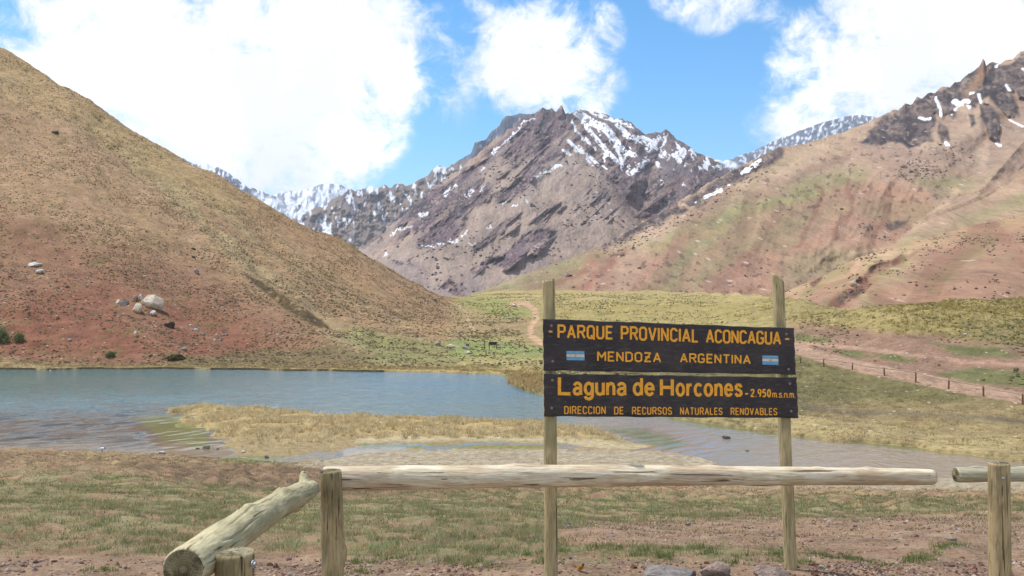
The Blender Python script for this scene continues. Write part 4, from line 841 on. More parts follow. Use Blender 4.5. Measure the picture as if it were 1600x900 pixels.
def board(name, TL, TR, BR, BL, th=.034):
    nx, nz = 90, 22; vs = []; fs = []
    pts = {}
    for side, off in ((0, 0.0), (1, -th)):
        for i in range(nx+1):
            for j in range(nz+1):
                s_, t_ = i/nx, j/nz
                top = (TL[0]+(TR[0]-TL[0])*s_, TL[1]+(TR[1]-TL[1])*s_+.35*math.sin(s_*23+TL[1])+.25*math.sin(s_*61)); bot = (BL[0]+(BR[0]-BL[0])*s_, BL[1]+(BR[1]-BL[1])*s_+.35*math.sin(s_*31+2)+.2*math.sin(s_*53))
                u = top[0]+(bot[0]-top[0])*t_; v = top[1]+(bot[1]-top[1])*t_
                if i in (0, nx): u += .5*math.sin(j*1.1+i)
                e_ = min(i, nx-i, j, nz-j)
                pts[(side, i, j)] = len(vs); q_ = P3(u, v, off-(.003 if (e_ == 0) else 0)*(1 if side == 0 else -1)); vs.append(tuple(q_-sbase))
    for i in range(nx):
        for j in range(nz):
            f_ = [pts[(0, i, j)], pts[(0, i, j+1)], pts[(0, i+1, j+1)], pts[(0, i+1, j)]]; fs.append(f_)
            fs.append([pts[(1, i, j)], pts[(1, i+1, j)], pts[(1, i+1, j+1)], pts[(1, i, j+1)]])
    for i in range(nx):
        fs.append([pts[(0, i, 0)], pts[(0, i+1, 0)], pts[(1, i+1, 0)], pts[(1, i, 0)]]); fs.append([pts[(0, i, nz)], pts[(1, i, nz)], pts[(1, i+1, nz)], pts[(0, i+1, nz)]])
    for j in range(nz):
        fs.append([pts[(0, 0, j)], pts[(1, 0, j)], pts[(1, 0, j+1)], pts[(0, 0, j+1)]]); fs.append([pts[(0, nx, j)], pts[(0, nx, j+1)], pts[(1, nx, j+1)], pts[(1, nx, j)]])
    me = bpy.data.meshes.new(name); me.from_pydata(vs, [], fs); me.update(); return link(name, me, M_board, sign)
b1 = board('board', (848.2,498.2), (1240.5,513.0), (1243.5,585.2), (849.5,579.0)); b1['label'] = 'upper dark board reading PARQUE PROVINCIAL ACONCAGUA'
b2 = board('board', (849.3,583.8), (1244.6,589.8), (1247.3,653.2), (850.5,650.6)); b2['label'] = 'lower dark board reading Laguna de Horcones'
def spost(u0, v0, u1, wd, seed, slant):
    d0 = sd(u0)+.034+.036
    top = W(u0, v0, d0); bot = W(u1, 905, d0+.0); bot.z = -.5; k = (top.z-W(u1, 905, d0).z)
    dx = (top.x-bot.x)/k*(top.z-bot.z) if k else 0; bot = Vector((top.x-dx, d0, -.5))
    return log('post', bot, top, wd, wd*.93, Wsign, Epale, sign, nl=240, na=64, rough=.05, seed=seed, slant1=slant, bend=(.004, 0), cracks=[(.25, .6, 4.7, .05, .012), (.6, .95, 4.4, .05, .008), (.1, .9, 5.2, .03, .004)])
spost(857, 438, 861.5, .0395, 31, (.12, .012)); spost(1215, 433, 1236, .0375, 33, (-.85, .004))
for (u, v) in ((861.5,509),(863.5,564.5),(1228.5,522),(1232,577)): bolt(P3(u, v, .0005), (0, -1, 0), .0072, sign, M_rust)
for (u, v) in ((863,594),(862,637.5),(1234,599.5),(1236,642.5)): bolt(P3(u, v, .0005), (0, -1, 0), .0072, sign, M_rust)
# ---- routed letters: each glyph = (width, strokes); strokes are polylines in a box of height 1
def arc(cx, cy, rx, ry, a0, a1, n=12): return [(cx+rx*math.cos(math.radians(a0+(a1-a0)*i/n)), cy+ry*math.sin(math.radians(a0+(a1-a0)*i/n))) for i in range(n+1)]
c_ = .13
def ring(w_, h=1.0, y=0.0, c=.15): return [(c, y), (w_-c, y), (w_, y+c), (w_, y+h-c), (w_-c, y+h), (c, y+h), (0, y+h-c), (0, y+c), (c, y)]
G = {
 'P': (.55, [[(0,0),(0,1),(.42,1),(.55,.88),(.55,.6),(.42,.47),(0,.47)]]),
 'A': (.6, [[(0,0),(.3,1),(.6,0)], [(.11,.3),(.49,.3)]]),
 'R': (.55, [[(0,0),(0,1),(.42,1),(.55,.88),(.55,.62),(.42,.5),(0,.5)], [(.3,.5),(.57,0)]]),
 'Q': (.56, [ring(.56), [(.32,.22),(.6,-.08)]]),
 'U': (.54, [[(0,1),(0,.15),(.14,0),(.40,0),(.54,.15),(.54,1)]]),
 'E': (.48, [[(.48,1),(0,1),(0,0),(.48,0)], [(0,.5),(.40,.5)]]),
 'O': (.56, [ring(.56)]),
 'V': (.58, [[(0,1),(.29,0),(.58,1)]]),
 'I': (.0, [[(0,0),(0,1)]]),
 'N': (.54, [[(0,0),(0,1),(.54,0),(.54,1)]]),
 'C': (.52, [[(.52,.82),(.52,.85),(.38,1),(.15,1),(0,.85),(0,.15),(.15,0),(.38,0),(.52,.15),(.52,.18)]]),
 'L': (.44, [[(0,1),(0,0),(.44,0)]]),
 'G': (.55, [[(.53,.82),(.40,1),(.15,1),(0,.85),(0,.15),(.15,0),(.40,0),(.55,.15),(.55,.45),(.32,.45)]]),
 'M': (.68, [[(0,0),(0,1),(.34,.4),(.68,1),(.68,0)]]),
 'D': (.55, [[(0,0),(0,1),(.38,1),(.55,.82),(.55,.18),(.38,0),(0,0)]]),
 'Z': (.54, [[(0,1),(.54,1),(0,0),(.54,0)], [(.08,.5),(.46,.5)]]),
 'T': (.54, [[(0,1),(.54,1)], [(.27,1),(.27,0)]]),
 'S': (.52, [[(.52,.84),(.38,1),(.14,1),(0,.86),(0,.66),(.14,.53),(.38,.47),(.52,.34),(.52,.14),(.38,0),(.14,0),(0,.16)]]),
 'B': (.54, [[(0,0),(0,1),(.38,1),(.5,.88),(.5,.64),(.38,.52),(0,.52)], [(.38,.52),(.54,.4),(.54,.14),(.40,0),(0,0)]]),
 'H': (.56, [[(0,0),(0,1)], [(.56,0),(.56,1)], [(0,.5),(.56,.5)]]),
 '-': (.3, [[(0,.5),(.3,.5)]]),
 'a': (.50, [arc(.25,.50,.23,.2,160,0,8)+[(.48,.12),(.50,0)], [(.48,.40),(.2,.38),(.05,.30),(0,.17),(.08,.04),(.25,0),(.40,.05),(.48,.18)]]),
 'g': (.52, [arc(.26,.36,.26,.34,0,360,18), [(.52,.70),(.52,-.10),(.44,-.24),(.26,-.29),(.08,-.24),(.02,-.14)]]),
 'u': (.48, [[(0,.7),(0,.2),(.08,.05),(.24,0),(.40,.05),(.48,.2)], [(.48,.7),(.48,0)]]),
 'n': (.46, [[(0,0),(0,.7)], [(0,.45),(.08,.63),(.24,.7),(.38,.65),(.46,.48),(.46,0)]]),
 'd': (.52, [arc(.26,.35,.26,.34,0,360,18), [(.52,0),(.52,1.0)]]),
 'e': (.52, [[(0,.37),(.52,.37)]+arc(.26,.37,.26,.33,8,180,9)+arc(.26,.35,.26,.35,180,322,9)]),
 'o': (.54, [arc(.27,.35,.27,.35,0,360,20)]),
 'r': (.28, [[(0,0),(0,.7)], [(0,.4),(.08,.62),(.28,.68)]]),
 'c': (.48, [arc(.27,.35,.27,.35,45,315,14)]),
 's': (.44, [[(.42,.56),(.32,.68),(.12,.68),(.02,.58),(.04,.44),(.22,.37),(.40,.28),(.44,.14),(.34,.02),(.12,.0),(.0,.12)]]),
 'm': (.66, [[(0,0),(0,.7)], [(0,.48),(.1,.68),(.25,.68),(.33,.5),(.33,0)], [(.33,.48),(.43,.68),(.58,.68),(.66,.5),(.66,0)]]),
 '.': (.02, [[(0,0),(.02,0)]]),
 '2': (.46, [[(0,.8),(.08,.95),(.23,1),(.40,.94),(.46,.78),(.40,.58),(0,.0),(.48,0)]]),
 '9': (.46, [[(.46,.72)]+arc(.23,.72,.23,.28,0,360,14)[1:], [(.46,.72),(.42,.3),(.30,0)]]),
 '5': (.46, [[(.44,1),(.06,1),(.02,.55),(.2,.62),(.38,.56),(.46,.36),(.40,.1),(.2,0),(.02,.08)]]),
 '0': (.46, [arc(.23,.5,.23,.5,0,360,18)]),
}
def ribbon(pts, hw, off, bm_v, bm_f, mp, front, depth=.0035):
    P = [Vector((p_[0], p_[1])) for p_ in pts]; closed = (P[0]-P[-1]).length < 1e-6
    if closed: P = P[:-1]
    n = len(P); Ls, Rs = [], []
    for i in range(n):
        a_ = P[i-1] if (closed or i > 0) else None; b_ = P[(i+1) % n] if (closed or i < n-1) else None
        d1 = (P[i]-a_).normalized() if a_ is not None else None; d2 = (b_-P[i]).normalized() if b_ is not None else None
        if d1 is None: d1 = d2
        if d2 is None: d2 = d1
        n1_ = Vector((-d1.y, d1.x)); n2_ = Vector((-d2.y, d2.x)); mm = n1_+n2_
        mm = n1_ if mm.length < .2 else mm.normalized(); k = hw/max(.55, mm.dot(n1_))
        ext = Vector((0, 0))
        if not closed and i == 0: ext = -d2*hw*.35
        if not closed and i == n-1: ext = d1*hw*.35
        Ls.append(P[i]+mm*k+ext); Rs.append(P[i]-mm*k+ext)
    base = len(bm_v)
    for q_ in (front, front-depth):
        for s_ in (Ls, Rs):
            for v_ in s_: bm_v.append(mp(v_.x, v_.y, q_))
    rng_ = range(n) if closed else range(n-1)
    for i in rng_:
        j = (i+1) % n; l0, l1, r0_, r1_ = base+i, base+j, base+n+i, base+n+j
        bm_f.append((r0_, r1_, l1, l0)); o2 = 2*n
        bm_f.append((l0, l1, l1+o2, l0+o2)); bm_f.append((r1_, r0_, r0_+o2, r1_+o2))
    if not closed:
        for i in (0, n-1): bm_f.append((base+i, base+n+i, base+n+i+2*n, base+i+2*n))
def split_acute(pts):
    out_, cur = [], [pts[0]]
    for i in range(1, len(pts)):
        cur.append(pts[i])
        if i < len(pts)-1:
            a_ = Vector(pts[i])-Vector(pts[i-1]); b_ = Vector(pts[i+1])-Vector(pts[i])
            if a_.length > 1e-6 and b_.length > 1e-6 and a_.normalized().dot(b_.normalized()) < -.35: out_.append(cur); cur = [pts[i]]
    out_.append(cur); return out_
def words(parent, specs, stroke, capk=1.0, gap=.22):
    """specs: (text, u0, v0base, u1, v1base, capheight_left, capheight_right)"""
    vs, fs = [], []
    for (txt, u0_, vb0, u1_, vb1, h0, h1) in specs:
        tot_ = sum(G[ch][0] for ch in txt)+gap*(len(txt)-1)
        x = 0; k = 0
        H = (h0+h1)/2; sx_ = (u1_-u0_-stroke)/tot_ if tot_ > 0 else 1
        for ch in txt:
            gw, strokes = G[ch]
            for st_ in [q2 for q1 in strokes for q2 in split_acute([(x*sx_+px*sx_, py*H) for px, py in q1])]:
                k += 1
                pp_ = st_
                def mp(a_, b_, f_):
                    s_ = (a_)/(u1_-u0_); hs = (h0+(h1-h0)*s_)/H
                    return tuple(P3(u0_+stroke/2+a_, vb0+(vb1-vb0)*s_-stroke/2*0-b_*hs, f_)-sbase)
                ribbon(pp_, stroke/2, 0, vs, fs, mp, .0012+.00012*(k % 7))
            x += gw+gap
    me = bpy.data.meshes.new('lettering'); me.from_pydata(vs, [], fs); me.update()
    return link('lettering', me, M_let, parent)
words(b1, [('-',856.6,527.5,864.0,527.7,19,19)], 2.7); words(b1, [('-',1225.8,538.6,1234.0,538.9,18,18)], 2.6)
words(b1, [('PARQUE',871.0,527.0,958.0,529.0,18.5,18.5)], 3.3, gap=.30)
words(b1, [('PROVINCIAL',969.8,529.5,1091.5,534.0,18.8,18.4)], 3.3, gap=.30)
words(b1, [('ACONCAGUA',1103.0,534.2,1220.5,537.5,18.4,18.0)], 3.2, gap=.26)
words(b1, [('MENDOZA',933.0,563.2,1033.0,565.2,13.2,13.2)], 2.6, gap=.30)
words(b1, [('ARGENTINA',1062.5,565.3,1173.0,568.0,12.6,12.2)], 2.5, gap=.30)
words(b2, [('L',871.5,615.0,893.0,615.4,24.5,24.5)], 5.2)
words(b2, [('aguna',894.5,616.0,979.0,616.6,25.2,25.0)], 4.7, gap=.30)
words(b2, [('de',988.5,616.6,1023.0,617.0,25,25)], 4.7, gap=.30)
words(b2, [('H',1031.0,617.0,1053.0,617.2,23.5,23.5)], 5.0)
words(b2, [('orcones',1055.5,617.6,1160.5,618.2,25,24.5)], 4.5, gap=.32)
words(b2, [('-',1163.5,620.6,1169.5,620.7,10.5,10.5)], 2.3)
words(b2, [('2.950',1172.5,619.4,1204.8,620.0,11.0,11.0)], 2.2, gap=.34)
words(b2, [('m.s.n.m.',1206.5,620.6,1243.0,621.2,9.2,9.2)], 1.5, gap=.24)
words(b2, [('DIRECCION',881.5,646.0,946.5,646.3,10.8,10.6)], 1.7, gap=.34)
words(b2, [('DE',959.5,646.6,974.5,646.7,10.4,10.4)], 1.7, gap=.34)
words(b2, [('RECURSOS',987.5,646.8,1050.0,647.2,10.4,10.2)], 1.7, gap=.34)
words(b2, [('NATURALES',1062.5,647.3,1129.0,647.6,10.2,9.8)], 1.6, gap=.34)
words(b2, [('RENOVABLES',1141.5,647.6,1214.5,648.0,9.8,9.6)], 1.6, gap=.34)
def plate(name, quad, f, mat, parent, depth=.003):
    vs = [tuple(P3(u, v, f)-sbase) for u, v in quad]+[tuple(P3(u, v, f-depth)-sbase) for u, v in quad]; n = len(quad)
    fs = [tuple(range(n))[::-1]]+[(i, (i+1) % n, n+(i+1) % n, n+i) for i in range(n)]
    me = bpy.data.meshes.new(name); me.from_pydata(vs, [], fs); me.update(); return link(name, me, mat, parent)
for (x0, x1, y0, y1, sl_) in ((885,913,548.2,563.0,.9), (1191,1216,555.2,570.0,.8)):
    hh = (y1-y0)/3
    for k, mt in enumerate((M_fb, M_fw, M_fb)):
        ya, yb_ = y0+hh*k+.12, y0+hh*(k+1)-.3
        plate('flag_stripe', [(x0+.15*k, ya), (x1+.15*k, ya+sl_*.5), (x1+.1+.15*k, yb_+sl_*.5), (x0+.1+.15*k, yb_)], .0015+.0002*k, mt, b1)
    cx, cy = (x0+x1)/2+.3, (y0+y1)/2+.25
    plate('flag_sun', [(cx+(1.9 if i % 2 else 1.35)*math.cos(i*math.pi/8), cy+(1.9 if i % 2 else 1.35)*math.sin(i*math.pi/8)) for i in range(16)], .0035, M_fg, b1)

# ================================================================== ROCKS
def rock_mat(name, c1, c2, c3):
    m, t, b = new_mat(name); g = t.node('ShaderNodeTexCoord'); p = g.outputs['Object']
    n1 = t.noise(p, 1.6, 5, .65); n2 = t.noise(p, 7, 5, .7)
    c = t.mix(t.mapr(n1, .38, .62), c1, c2); c = t.mix(t.math('MULTIPLY', t.mapr(n2, .52, .68), .6), c, c3)
    t.put(b.inputs['Base Color'], c); bump(t, b, t.math('ADD', n1, n2), .12, .7); return m
R_pale = rock_mat('pale_boulder_stone', lin(226,210,188,.9), lin(200,178,150,.86), lin(150,130,110,.78))
R_grey = rock_mat('grey_stone', lin(182,172,164,.85), lin(150,140,134,.82), lin(110,100,94,.75))
R_dark = rock_mat('dark_stone', lin(104,92,84,.75), lin(76,68,64,.7), lin(120,106,92,.7))
R_white = rock_mat('white_stone', lin(218,214,208,.88), lin(196,188,178,.85), lin(150,140,128,.8))
R_pink = rock_mat('pinkish_stone', lin(206,182,168,.88), lin(180,154,140,.85), lin(132,112,100,.78))
import bmesh
def rock_mesh(name, seed, sub=3, nplanes=14, rough=.05):
    r_ = np.random.default_rng(seed); bm = bmesh.new(); bmesh.ops.create_icosphere(bm, subdivisions=sub, radius=1)
    N = r_.normal(size=(nplanes, 3)); N /= np.linalg.norm(N, axis=1)[:, None]; Hh = r_.uniform(.55, .92, nplanes)
    for v in bm.verts:
        d = np.array(v.co); dp = N@d; rr = np.min(np.where(dp > .05, Hh/np.maximum(dp, .05), 9)); rr = min(rr, 1.12)
        rr *= 1+rough*float(fbm(np.array(d[0]*2.2+seed), np.array(d[1]*2.2+d[2]*1.7), 3, seed % 90)); v.co = Vector(d*rr)
    me = bpy.data.meshes.new(name); bm.to_mesh(me); bm.free()
    for p_ in me.polygons: p_.use_smooth = False
    return me
rock_pool = [rock_mesh('rock', 100+i, 3) for i in range(7)]
def rock(u, v, wpx, hpx, mat, label, name='rock', cat='rock', seed=0, big=False, at=None, depth=.8, sink=.25):
    loc, nor = (at or hit(u, v)); Y = loc.y; g_ = 1.04 if Y > 100 else 1.0; wx = g_*wpx/F*Y/2; hz = g_*hpx/F*Y/2
    me = (rock_mesh(name, 300+seed, 4, 12, .02) if big else rock_pool[seed % 7]).copy(); me.name = name
    o = link(name, me, mat); o.scale = (wx*1.03, (wx+hz)/2*1.1*depth+.2*wx, hz*1.15); o.rotation_euler = (random.uniform(-.2, .2), random.uniform(-.15, .15), 0)
    o.location = loc+Vector((0, o.scale[1]*.4, hz*(1-sink*2)))
    o['label'] = label; o['category'] = cat; return o
RL = [
 (238,480,26,24,R_pale,'largest pale tan boulder on the left hillside, squarish and cracked',1,'boulder'),
 (213,487,17,15,R_pale,'tan and grey split boulder below left of the largest hillside boulder',2,'boulder'),
 (193,478,13,13,R_grey,'grey pointed boulder at the left end of the hillside boulder heap',3,'boulder'),
 (185,474,8,8,R_pale,'small tan stone touching the left side of the grey pointed boulder',4,'rock'),
 (211,470,6,11,R_grey,'narrow upright grey slab in the hillside boulder heap',5,'rock'),
 (220,469,11,12,R_pale,'light stone leaning on the upper left of the largest boulder',6,'rock'),
 (225,476,11,10,R_pale,'tan stone wedged between the split boulder and the largest boulder',0,'rock'),
 (237,492,12,8,R_white,'whitish flat stone just below the hillside boulder heap',2,'rock'),
 (264,512,15,13,R_dark,'dark lone boulder down the slope right of the boulder heap',3,'boulder'),
 (53,415,22,7,R_white,'long flat white slab high on the left edge of the hillside',4,'rock'),
 (61,427,12,8,R_white,'short white slab right under the long flat white slab',5,'rock'),
 (306,426,9,9,R_grey,'lone grey stone halfway up the hill above the boulder heap',6,'rock'),
 (302,403,7,5,R_dark,'small dark stone above the lone grey stone on the hill',1,'rock'),
 (302,390,6,4,R_dark,'topmost of the two small dark stones above the grey stone',0,'rock'),
 (286,547,9,6,R_grey,'bluish grey stone low on the slope near the far shore',2,'rock'),
 (84,208,12,5,R_dark,'dark flat rock near the top of the left hill skyline',3,'rock'),
 (212,521,6,5,R_white,'small white stone below the boulder heap towards the shore',4,'rock'),
 (108,533,5,5,R_white,'small white stone on a bush near the left shore',5,'rock'),
 (298,510,7,5,R_white,'uppermost white stone of the string running down right of the dark boulder',6,'rock'),
 (306,517,7,5,R_white,'second white stone of the string below the dark boulder',0,'rock'),
 (316,523,6,4,R_grey,'greyish third stone of the string below the dark boulder',1,'rock'),
 (335,534,5,6,R_white,'lower left of the white pair ending the stone string',2,'rock'),
 (343,532,4,4,R_white,'lower right of the white pair ending the stone string',3,'rock'),
 (679,470,8,4,R_dark,'dark rock at the right end of the left hill crest',4,'rock'),
 (803,479,8,5,R_pale,'pale round boulder on the green terrace left of the trail',5,'boulder'),
 (684,538,10,6,R_grey,'grey rock at the left of the row of flat rocks near the small board',6,'rock'),
 (705,543,17,6,R_pale,'long flat rock in the middle of the row beyond the lake',0,'rock'),
 (728,546,15,7,R_grey,'wedge shaped rock at the right of the row near the small board',1,'rock'),
 (731,553,8,5,R_white,'small white rock in front of the wedge shaped rock',2,'rock'),
 (780,544,7,4,R_grey,'low grey rock just right of the small information board',3,'rock'),
 (1418,553,5,3,R_white,'white stone between the bushes above the path',4,'rock'),
 (1508,524,6,4,R_white,'white stone at the foot of the yellow tussock hill',5,'rock'),
 (1120,902,46,30,R_pink,'big upright pinkish rock at the bottom edge left of the right sign post',6,'rock'),
 (1206,905,60,22,R_pink,'broad low rock at the bottom edge touching the right sign post',1,'rock'),
 (1048,903,86,18,R_grey,'wide flat grey rock at the bottom edge between the sign posts',2,'rock'),
 (889,826,10,8,R_white,'pale stone beside the left sign post on the red earth',3,'rock'),
 (955,839,14,6,R_pink,'flat pinkish stone on the red earth between the sign posts',4,'rock'),
 (1075,821,9,7,R_grey,'grey stone on the edge of the turf between the sign posts',5,'rock'),
 (1488,845,19,9,R_pink,'pink flat stone on the red earth left of the right fence post',6,'rock'),
 (1399,844,10,5,R_white,'small whitish stone left of the pink flat stone',0,'rock'),
 (1285,889,12,9,R_white,'white pebble on the gravel right of the right sign post',1,'rock'),
 (252,708,13,4,R_white,'flat pale stone in the green shallows near the gull',2,'rock'),
 (322,701,11,7,R_grey,'bluish grey stone off the tip of the straw grass spit',3,'rock'),
 (338,702,9,4,R_grey,'smaller grey stone right of the bluish stone off the spit',4,'rock'),
 (308,701,6,3,R_white,'tiny white stone left of the bluish stone off the spit',5,'rock'),
 (381,707,10,4,R_white,'flat white stone at the muddy foot of the spit',6,'rock'),
 (416,715,7,5,R_grey,'grey pebble in the green puddle near the shore',0,'rock'),
 (503,721,6,5,R_white,'white pebble at the shore right behind the corner fence post',1,'rock'),
 (1135,685,14,4,R_dark,'low dark stone standing in the shallow brown water',2,'rock'),
 (1130,682,6,3,R_grey,'small grey stone next to the dark one in the shallows',3,'rock'),
 (1168,705,6,2,R_dark,'tiny dark stone in the water nearest the right sign post',4,'rock')]
for i, (u, v, w_, h_, mt, lab, sd_, cat) in enumerate(RL): rock(u, v, w_, h_, mt, lab, cat, cat, sd_, big=(w_ > 25))

# ================================================================== SCATTERED GROWTH AND STONES
def sample(gr, n, wf):
    X, Y, Z, U, V = gr['X'], gr['Y'], gr['Z'], gr['U'], gr['V']
    dx1 = X[:-1, 1:]-X[:-1, :-1]; dy = Y[1:, :-1]-Y[:-1, :-1]; A = np.abs(dx1*np.sqrt(dy**2+(Z[1:, :-1]-Z[:-1, :-1])**2))
    wt = A*wf(X[:-1, :-1], Y[:-1, :-1], Z[:-1, :-1], U[:-1, :-1], V[:-1, :-1]); wt[~np.isfinite(wt)] = 0; wt = np.maximum(wt, 0)
    c = np.cumsum(wt.ravel()); k = np.searchsorted(c, rng.uniform(0, c[-1], n)); k = np.minimum(k, c.size-1); i, j = np.divmod(k, wt.shape[1])
    a = rng.random(n); b_ = rng.random(n)
    f = lambda Q: (Q[i, j]*(1-a)*(1-b_)+Q[i, j+1]*a*(1-b_)+Q[i+1, j]*(1-a)*b_+Q[i+1, j+1]*a*b_)
    return np.stack([f(X), f(Y), f(Z)], -1), f(U), f(V)
def tufts(name, P, nb, h, wd, spread, cols, label, cat='grass', lean=.5, mat=None, seg=1, props=True):
    """P (n,3) foot points, cols (n,3), h (n,) blade height"""
    n = len(P); N = n*nb; base = np.repeat(P, nb, 0); an = rng.uniform(0, 2*np.pi, N); rr = np.sqrt(rng.random(N))*np.repeat(spread, nb) if np.ndim(spread) else np.sqrt(rng.random(N))*spread
    base = base+np.stack([np.cos(an)*rr, np.sin(an)*rr, np.zeros(N)], -1)
    hh = np.repeat(h, nb)*rng.uniform(.45, 1.15, N); la = rng.uniform(0, 2*np.pi, N); ll = hh*lean*rng.uniform(.2, 1.2, N)
    tip = base+np.stack([np.cos(la)*ll, np.sin(la)*ll, hh*np.sqrt(np.maximum(1-lean**2*.5, .2))], -1)
    wa = rng.uniform(0, np.pi, N); ww = np.repeat(wd, nb) if np.ndim(wd) else np.full(N, wd)
    wv_ = np.stack([np.cos(wa)*ww, np.sin(wa)*ww*.6, np.zeros(N)], -1)*.5; base[:, 2] -= .01
    co = np.stack([base-wv_, base+wv_, tip], 1)
    cc = np.repeat(cols, nb, 0)*rng.uniform(.58, 1.38, (N, 1)); cc = np.repeat(cc[:, None, :], 3, 1)
    me = raw_mesh(name, co.reshape(-1, 3), np.arange(N*3), 3, False, cc.reshape(-1, 3))
    o = link(name, me, mat or M_grass, kind='stuff'); o['label'] = label; o['category'] = cat; return o
def domes(name, P, r, h, cols, label, cat, mat=None, jitter=.3):
    n = len(P); an = np.arange(6)*np.pi/3
    tv = [(math.cos(x), math.sin(x), -.25) for x in an]+[(.72*math.cos(x+.5), .72*math.sin(x+.5), .55) for x in an]+[(0, 0, .98)]
    tf = []
    for k in range(6):
        k2 = (k+1) % 6; tf += [(k, k2, 6+k), (k2, 6+k2, 6+k), (6+k, 6+k2, 12)]
    tv = np.array(tv); tf = np.array(tf)
    co = tv[None]*np.stack([r, r, h], -1)[:, None]*(1+rng.uniform(-jitter, jitter, (n, 13, 1))); co = co+P[:, None]
    fl = (tf[None]+(np.arange(n)*13)[:, None, None]).reshape(-1)
    cc = np.repeat((cols*rng.uniform(.75, 1.25, (n, 1)))[:, None], 13, 1)
    me = raw_mesh(name, co.reshape(-1, 3), fl, 3, False, cc.reshape(-1, 3)); o = link(name, me, mat or M_shrub, kind='stuff'); o['label'] = label; o['category'] = cat; return o
def pal(n, cs, w_=None):
    cs = np.array([c[:3] for c in cs]); return cs[rng.choice(len(cs), n, p=w_)]
vis = lambda U, a_=-160, b_=1760: ((U > a_) & (U < b_))*1.0
GR = [lin(150,156,110,.92), lin(164,166,122,.95), lin(130,142,92,.88), lin(184,172,128,.92)]
STRAW = [lin(182,158,112,.85), lin(160,138,98,.85), lin(196,172,124,.85), lin(140,118,84,.8)]
# near green turf
def wgreen(X, Y, Z, U, V):
    n = fbm(X*.9, Y*.7, 4, 401); uu = U+n*40; vv = V+n*7
    g = pm(uu, vv, [(-300,748),(150,745),(430,768),(520,780),(760,770),(900,776),(1000,770),(1160,785),(1000,814),(870,828),(860,868),(700,878),(500,864),(300,868),(0,866),(-300,858)], 10)
    g = np.maximum(g, pm(uu, vv, [(860,778),(1240,776),(1500,778),(1800,775),(1900,806),(1480,806),(1230,812),(860,818)], 5))
    g = np.maximum(g, 1.2*pm(uu, vv, [(560,856),(700,848),(850,846),(960,848),(1050,850),(1190,858),(1245,868),(1130,884),(900,880),(560,886)], 5)*(n > -.1))
    return g*sst(n, -.75, .2)*(.15+sst(fbm(X*4.2, Y*3.4, 3, 402), -.15, .35))*vis(U)/(np.maximum(Y, 4)**.8)
P, U_, V_ = sample(NEAR, 24000, wgreen); n = len(P)
tufts('short_grass', P, 12, .030+.022*rng.random(n)+.0012*P[:, 1], .0035+.00045*P[:, 1], .022+.003*P[:, 1], pal(n, GR+STRAW[:2], [.28, .25, .15, .14, .1, .08])*(1+.22*fbm(P[:, 0]*1.2, P[:, 1]*1.0, 3, 430))[:, None], 'short greyish green grass between fence and lake', lean=.8)
# individual bright clumps by the camera
cl = [(1010,862),(1060,860),(985,868),(1110,865),(960,860),(1300,872),(1275,866),(1330,874),(1438,873),(1455,868),(1432,876),(1470,858),(1490,852),(1100,858),(870,852),(880,862),(940,855),(1220,868),(1228,880),(560,880),(620,872),(700,880),(760,888),(740,880),(820,868),(855,880),(1040,872),(1170,872),(1150,880),(1245,880),(160,890),(350,890),(560,896),(1420,880),(1380,884),(1395,770),(1375,775),(330,835)]
PP_, HH_ = [], []
for (u, v) in cl:
    l_, _n = hit(u, v)
    for k in range(15): PP_.append((l_.x+random.gauss(0, .055), l_.y+random.gauss(0, .045), l_.z)); HH_.append(random.uniform(.025, .062))
P = np.array(PP_); n = len(P)
tufts('grass_clumps', P, 12, np.array(HH_), .0045, .03, pal(n, [lin(116,136,74,.85), lin(140,152,92,.88), lin(98,122,62,.8)]), 'taller bright green grass clumps on the red earth', lean=.7)
# dry mat and dead stems
def wdry(X, Y, Z, U, V):
    n = fbm(X*.7, Y*.5, 4, 405); return sst(870-V-n*12, 0, 30)*sst(V, 704, 712)*(1-pm(U, V, MUD, 3)*1.0)*(Z > WATER+.1)*vis(U)/(np.maximum(Y, 4)**.7)*sst(n, -.7, .2)
P, U_, V_ = sample(NEAR, 17000, wdry); n = len(P)
tufts('dry_grass', P, 7, .022+.0024*P[:, 1]*rng.uniform(.5, 1.2, n), .004+.0006*P[:, 1], .06+.006*P[:, 1], pal(n, [lin(158,140,108,.85), lin(132,114,88,.8), lin(112,90,70,.8), lin(150,146,112,.85)], [.35, .25, .2, .2]), 'matted dry tan grass on the bank before the lake', lean=1.1)
# straw grass on the spit
def wspit(X, Y, Z, U, V):
    n = fbm(X*.35, Y*.35, 4, 407); m_ = pm(U+n*22, V+n*4, SPIT, 1.5)*sst(n+.6*fbm(X*1.3, Y*1.3, 3, 408), -.45, .05); top = sst(686-V-n*9+sst(U, 500, 600)*4, -4, 8)
    return m_*(Z > WATER+.03)*np.maximum(top, .07*sst(700-U, 0, 200))*(Y > 30)*(1-.93*pm(U, V+n*3, [(560,684),(880,684),(1010,694),(1010,704),(560,702)], 2))
P, U_, V_ = sample(NEAR, 15000, wspit); n = len(P)
hs = .16+.24*sst(fbm(P[:, 0]*.6, P[:, 1]*.6, 3, 409), -.3, .5)
tufts('straw_grass', P, 9, hs*rng.uniform(.7, 1.2, n), .022, .14, pal(n, [lin(224,206,162), lin(206,184,140), lin(236,220,180), lin(168,146,108), lin(140,132,88)], [.28, .27, .2, .17, .08]), 'golden straw grass covering the spit in the lake', lean=.75)
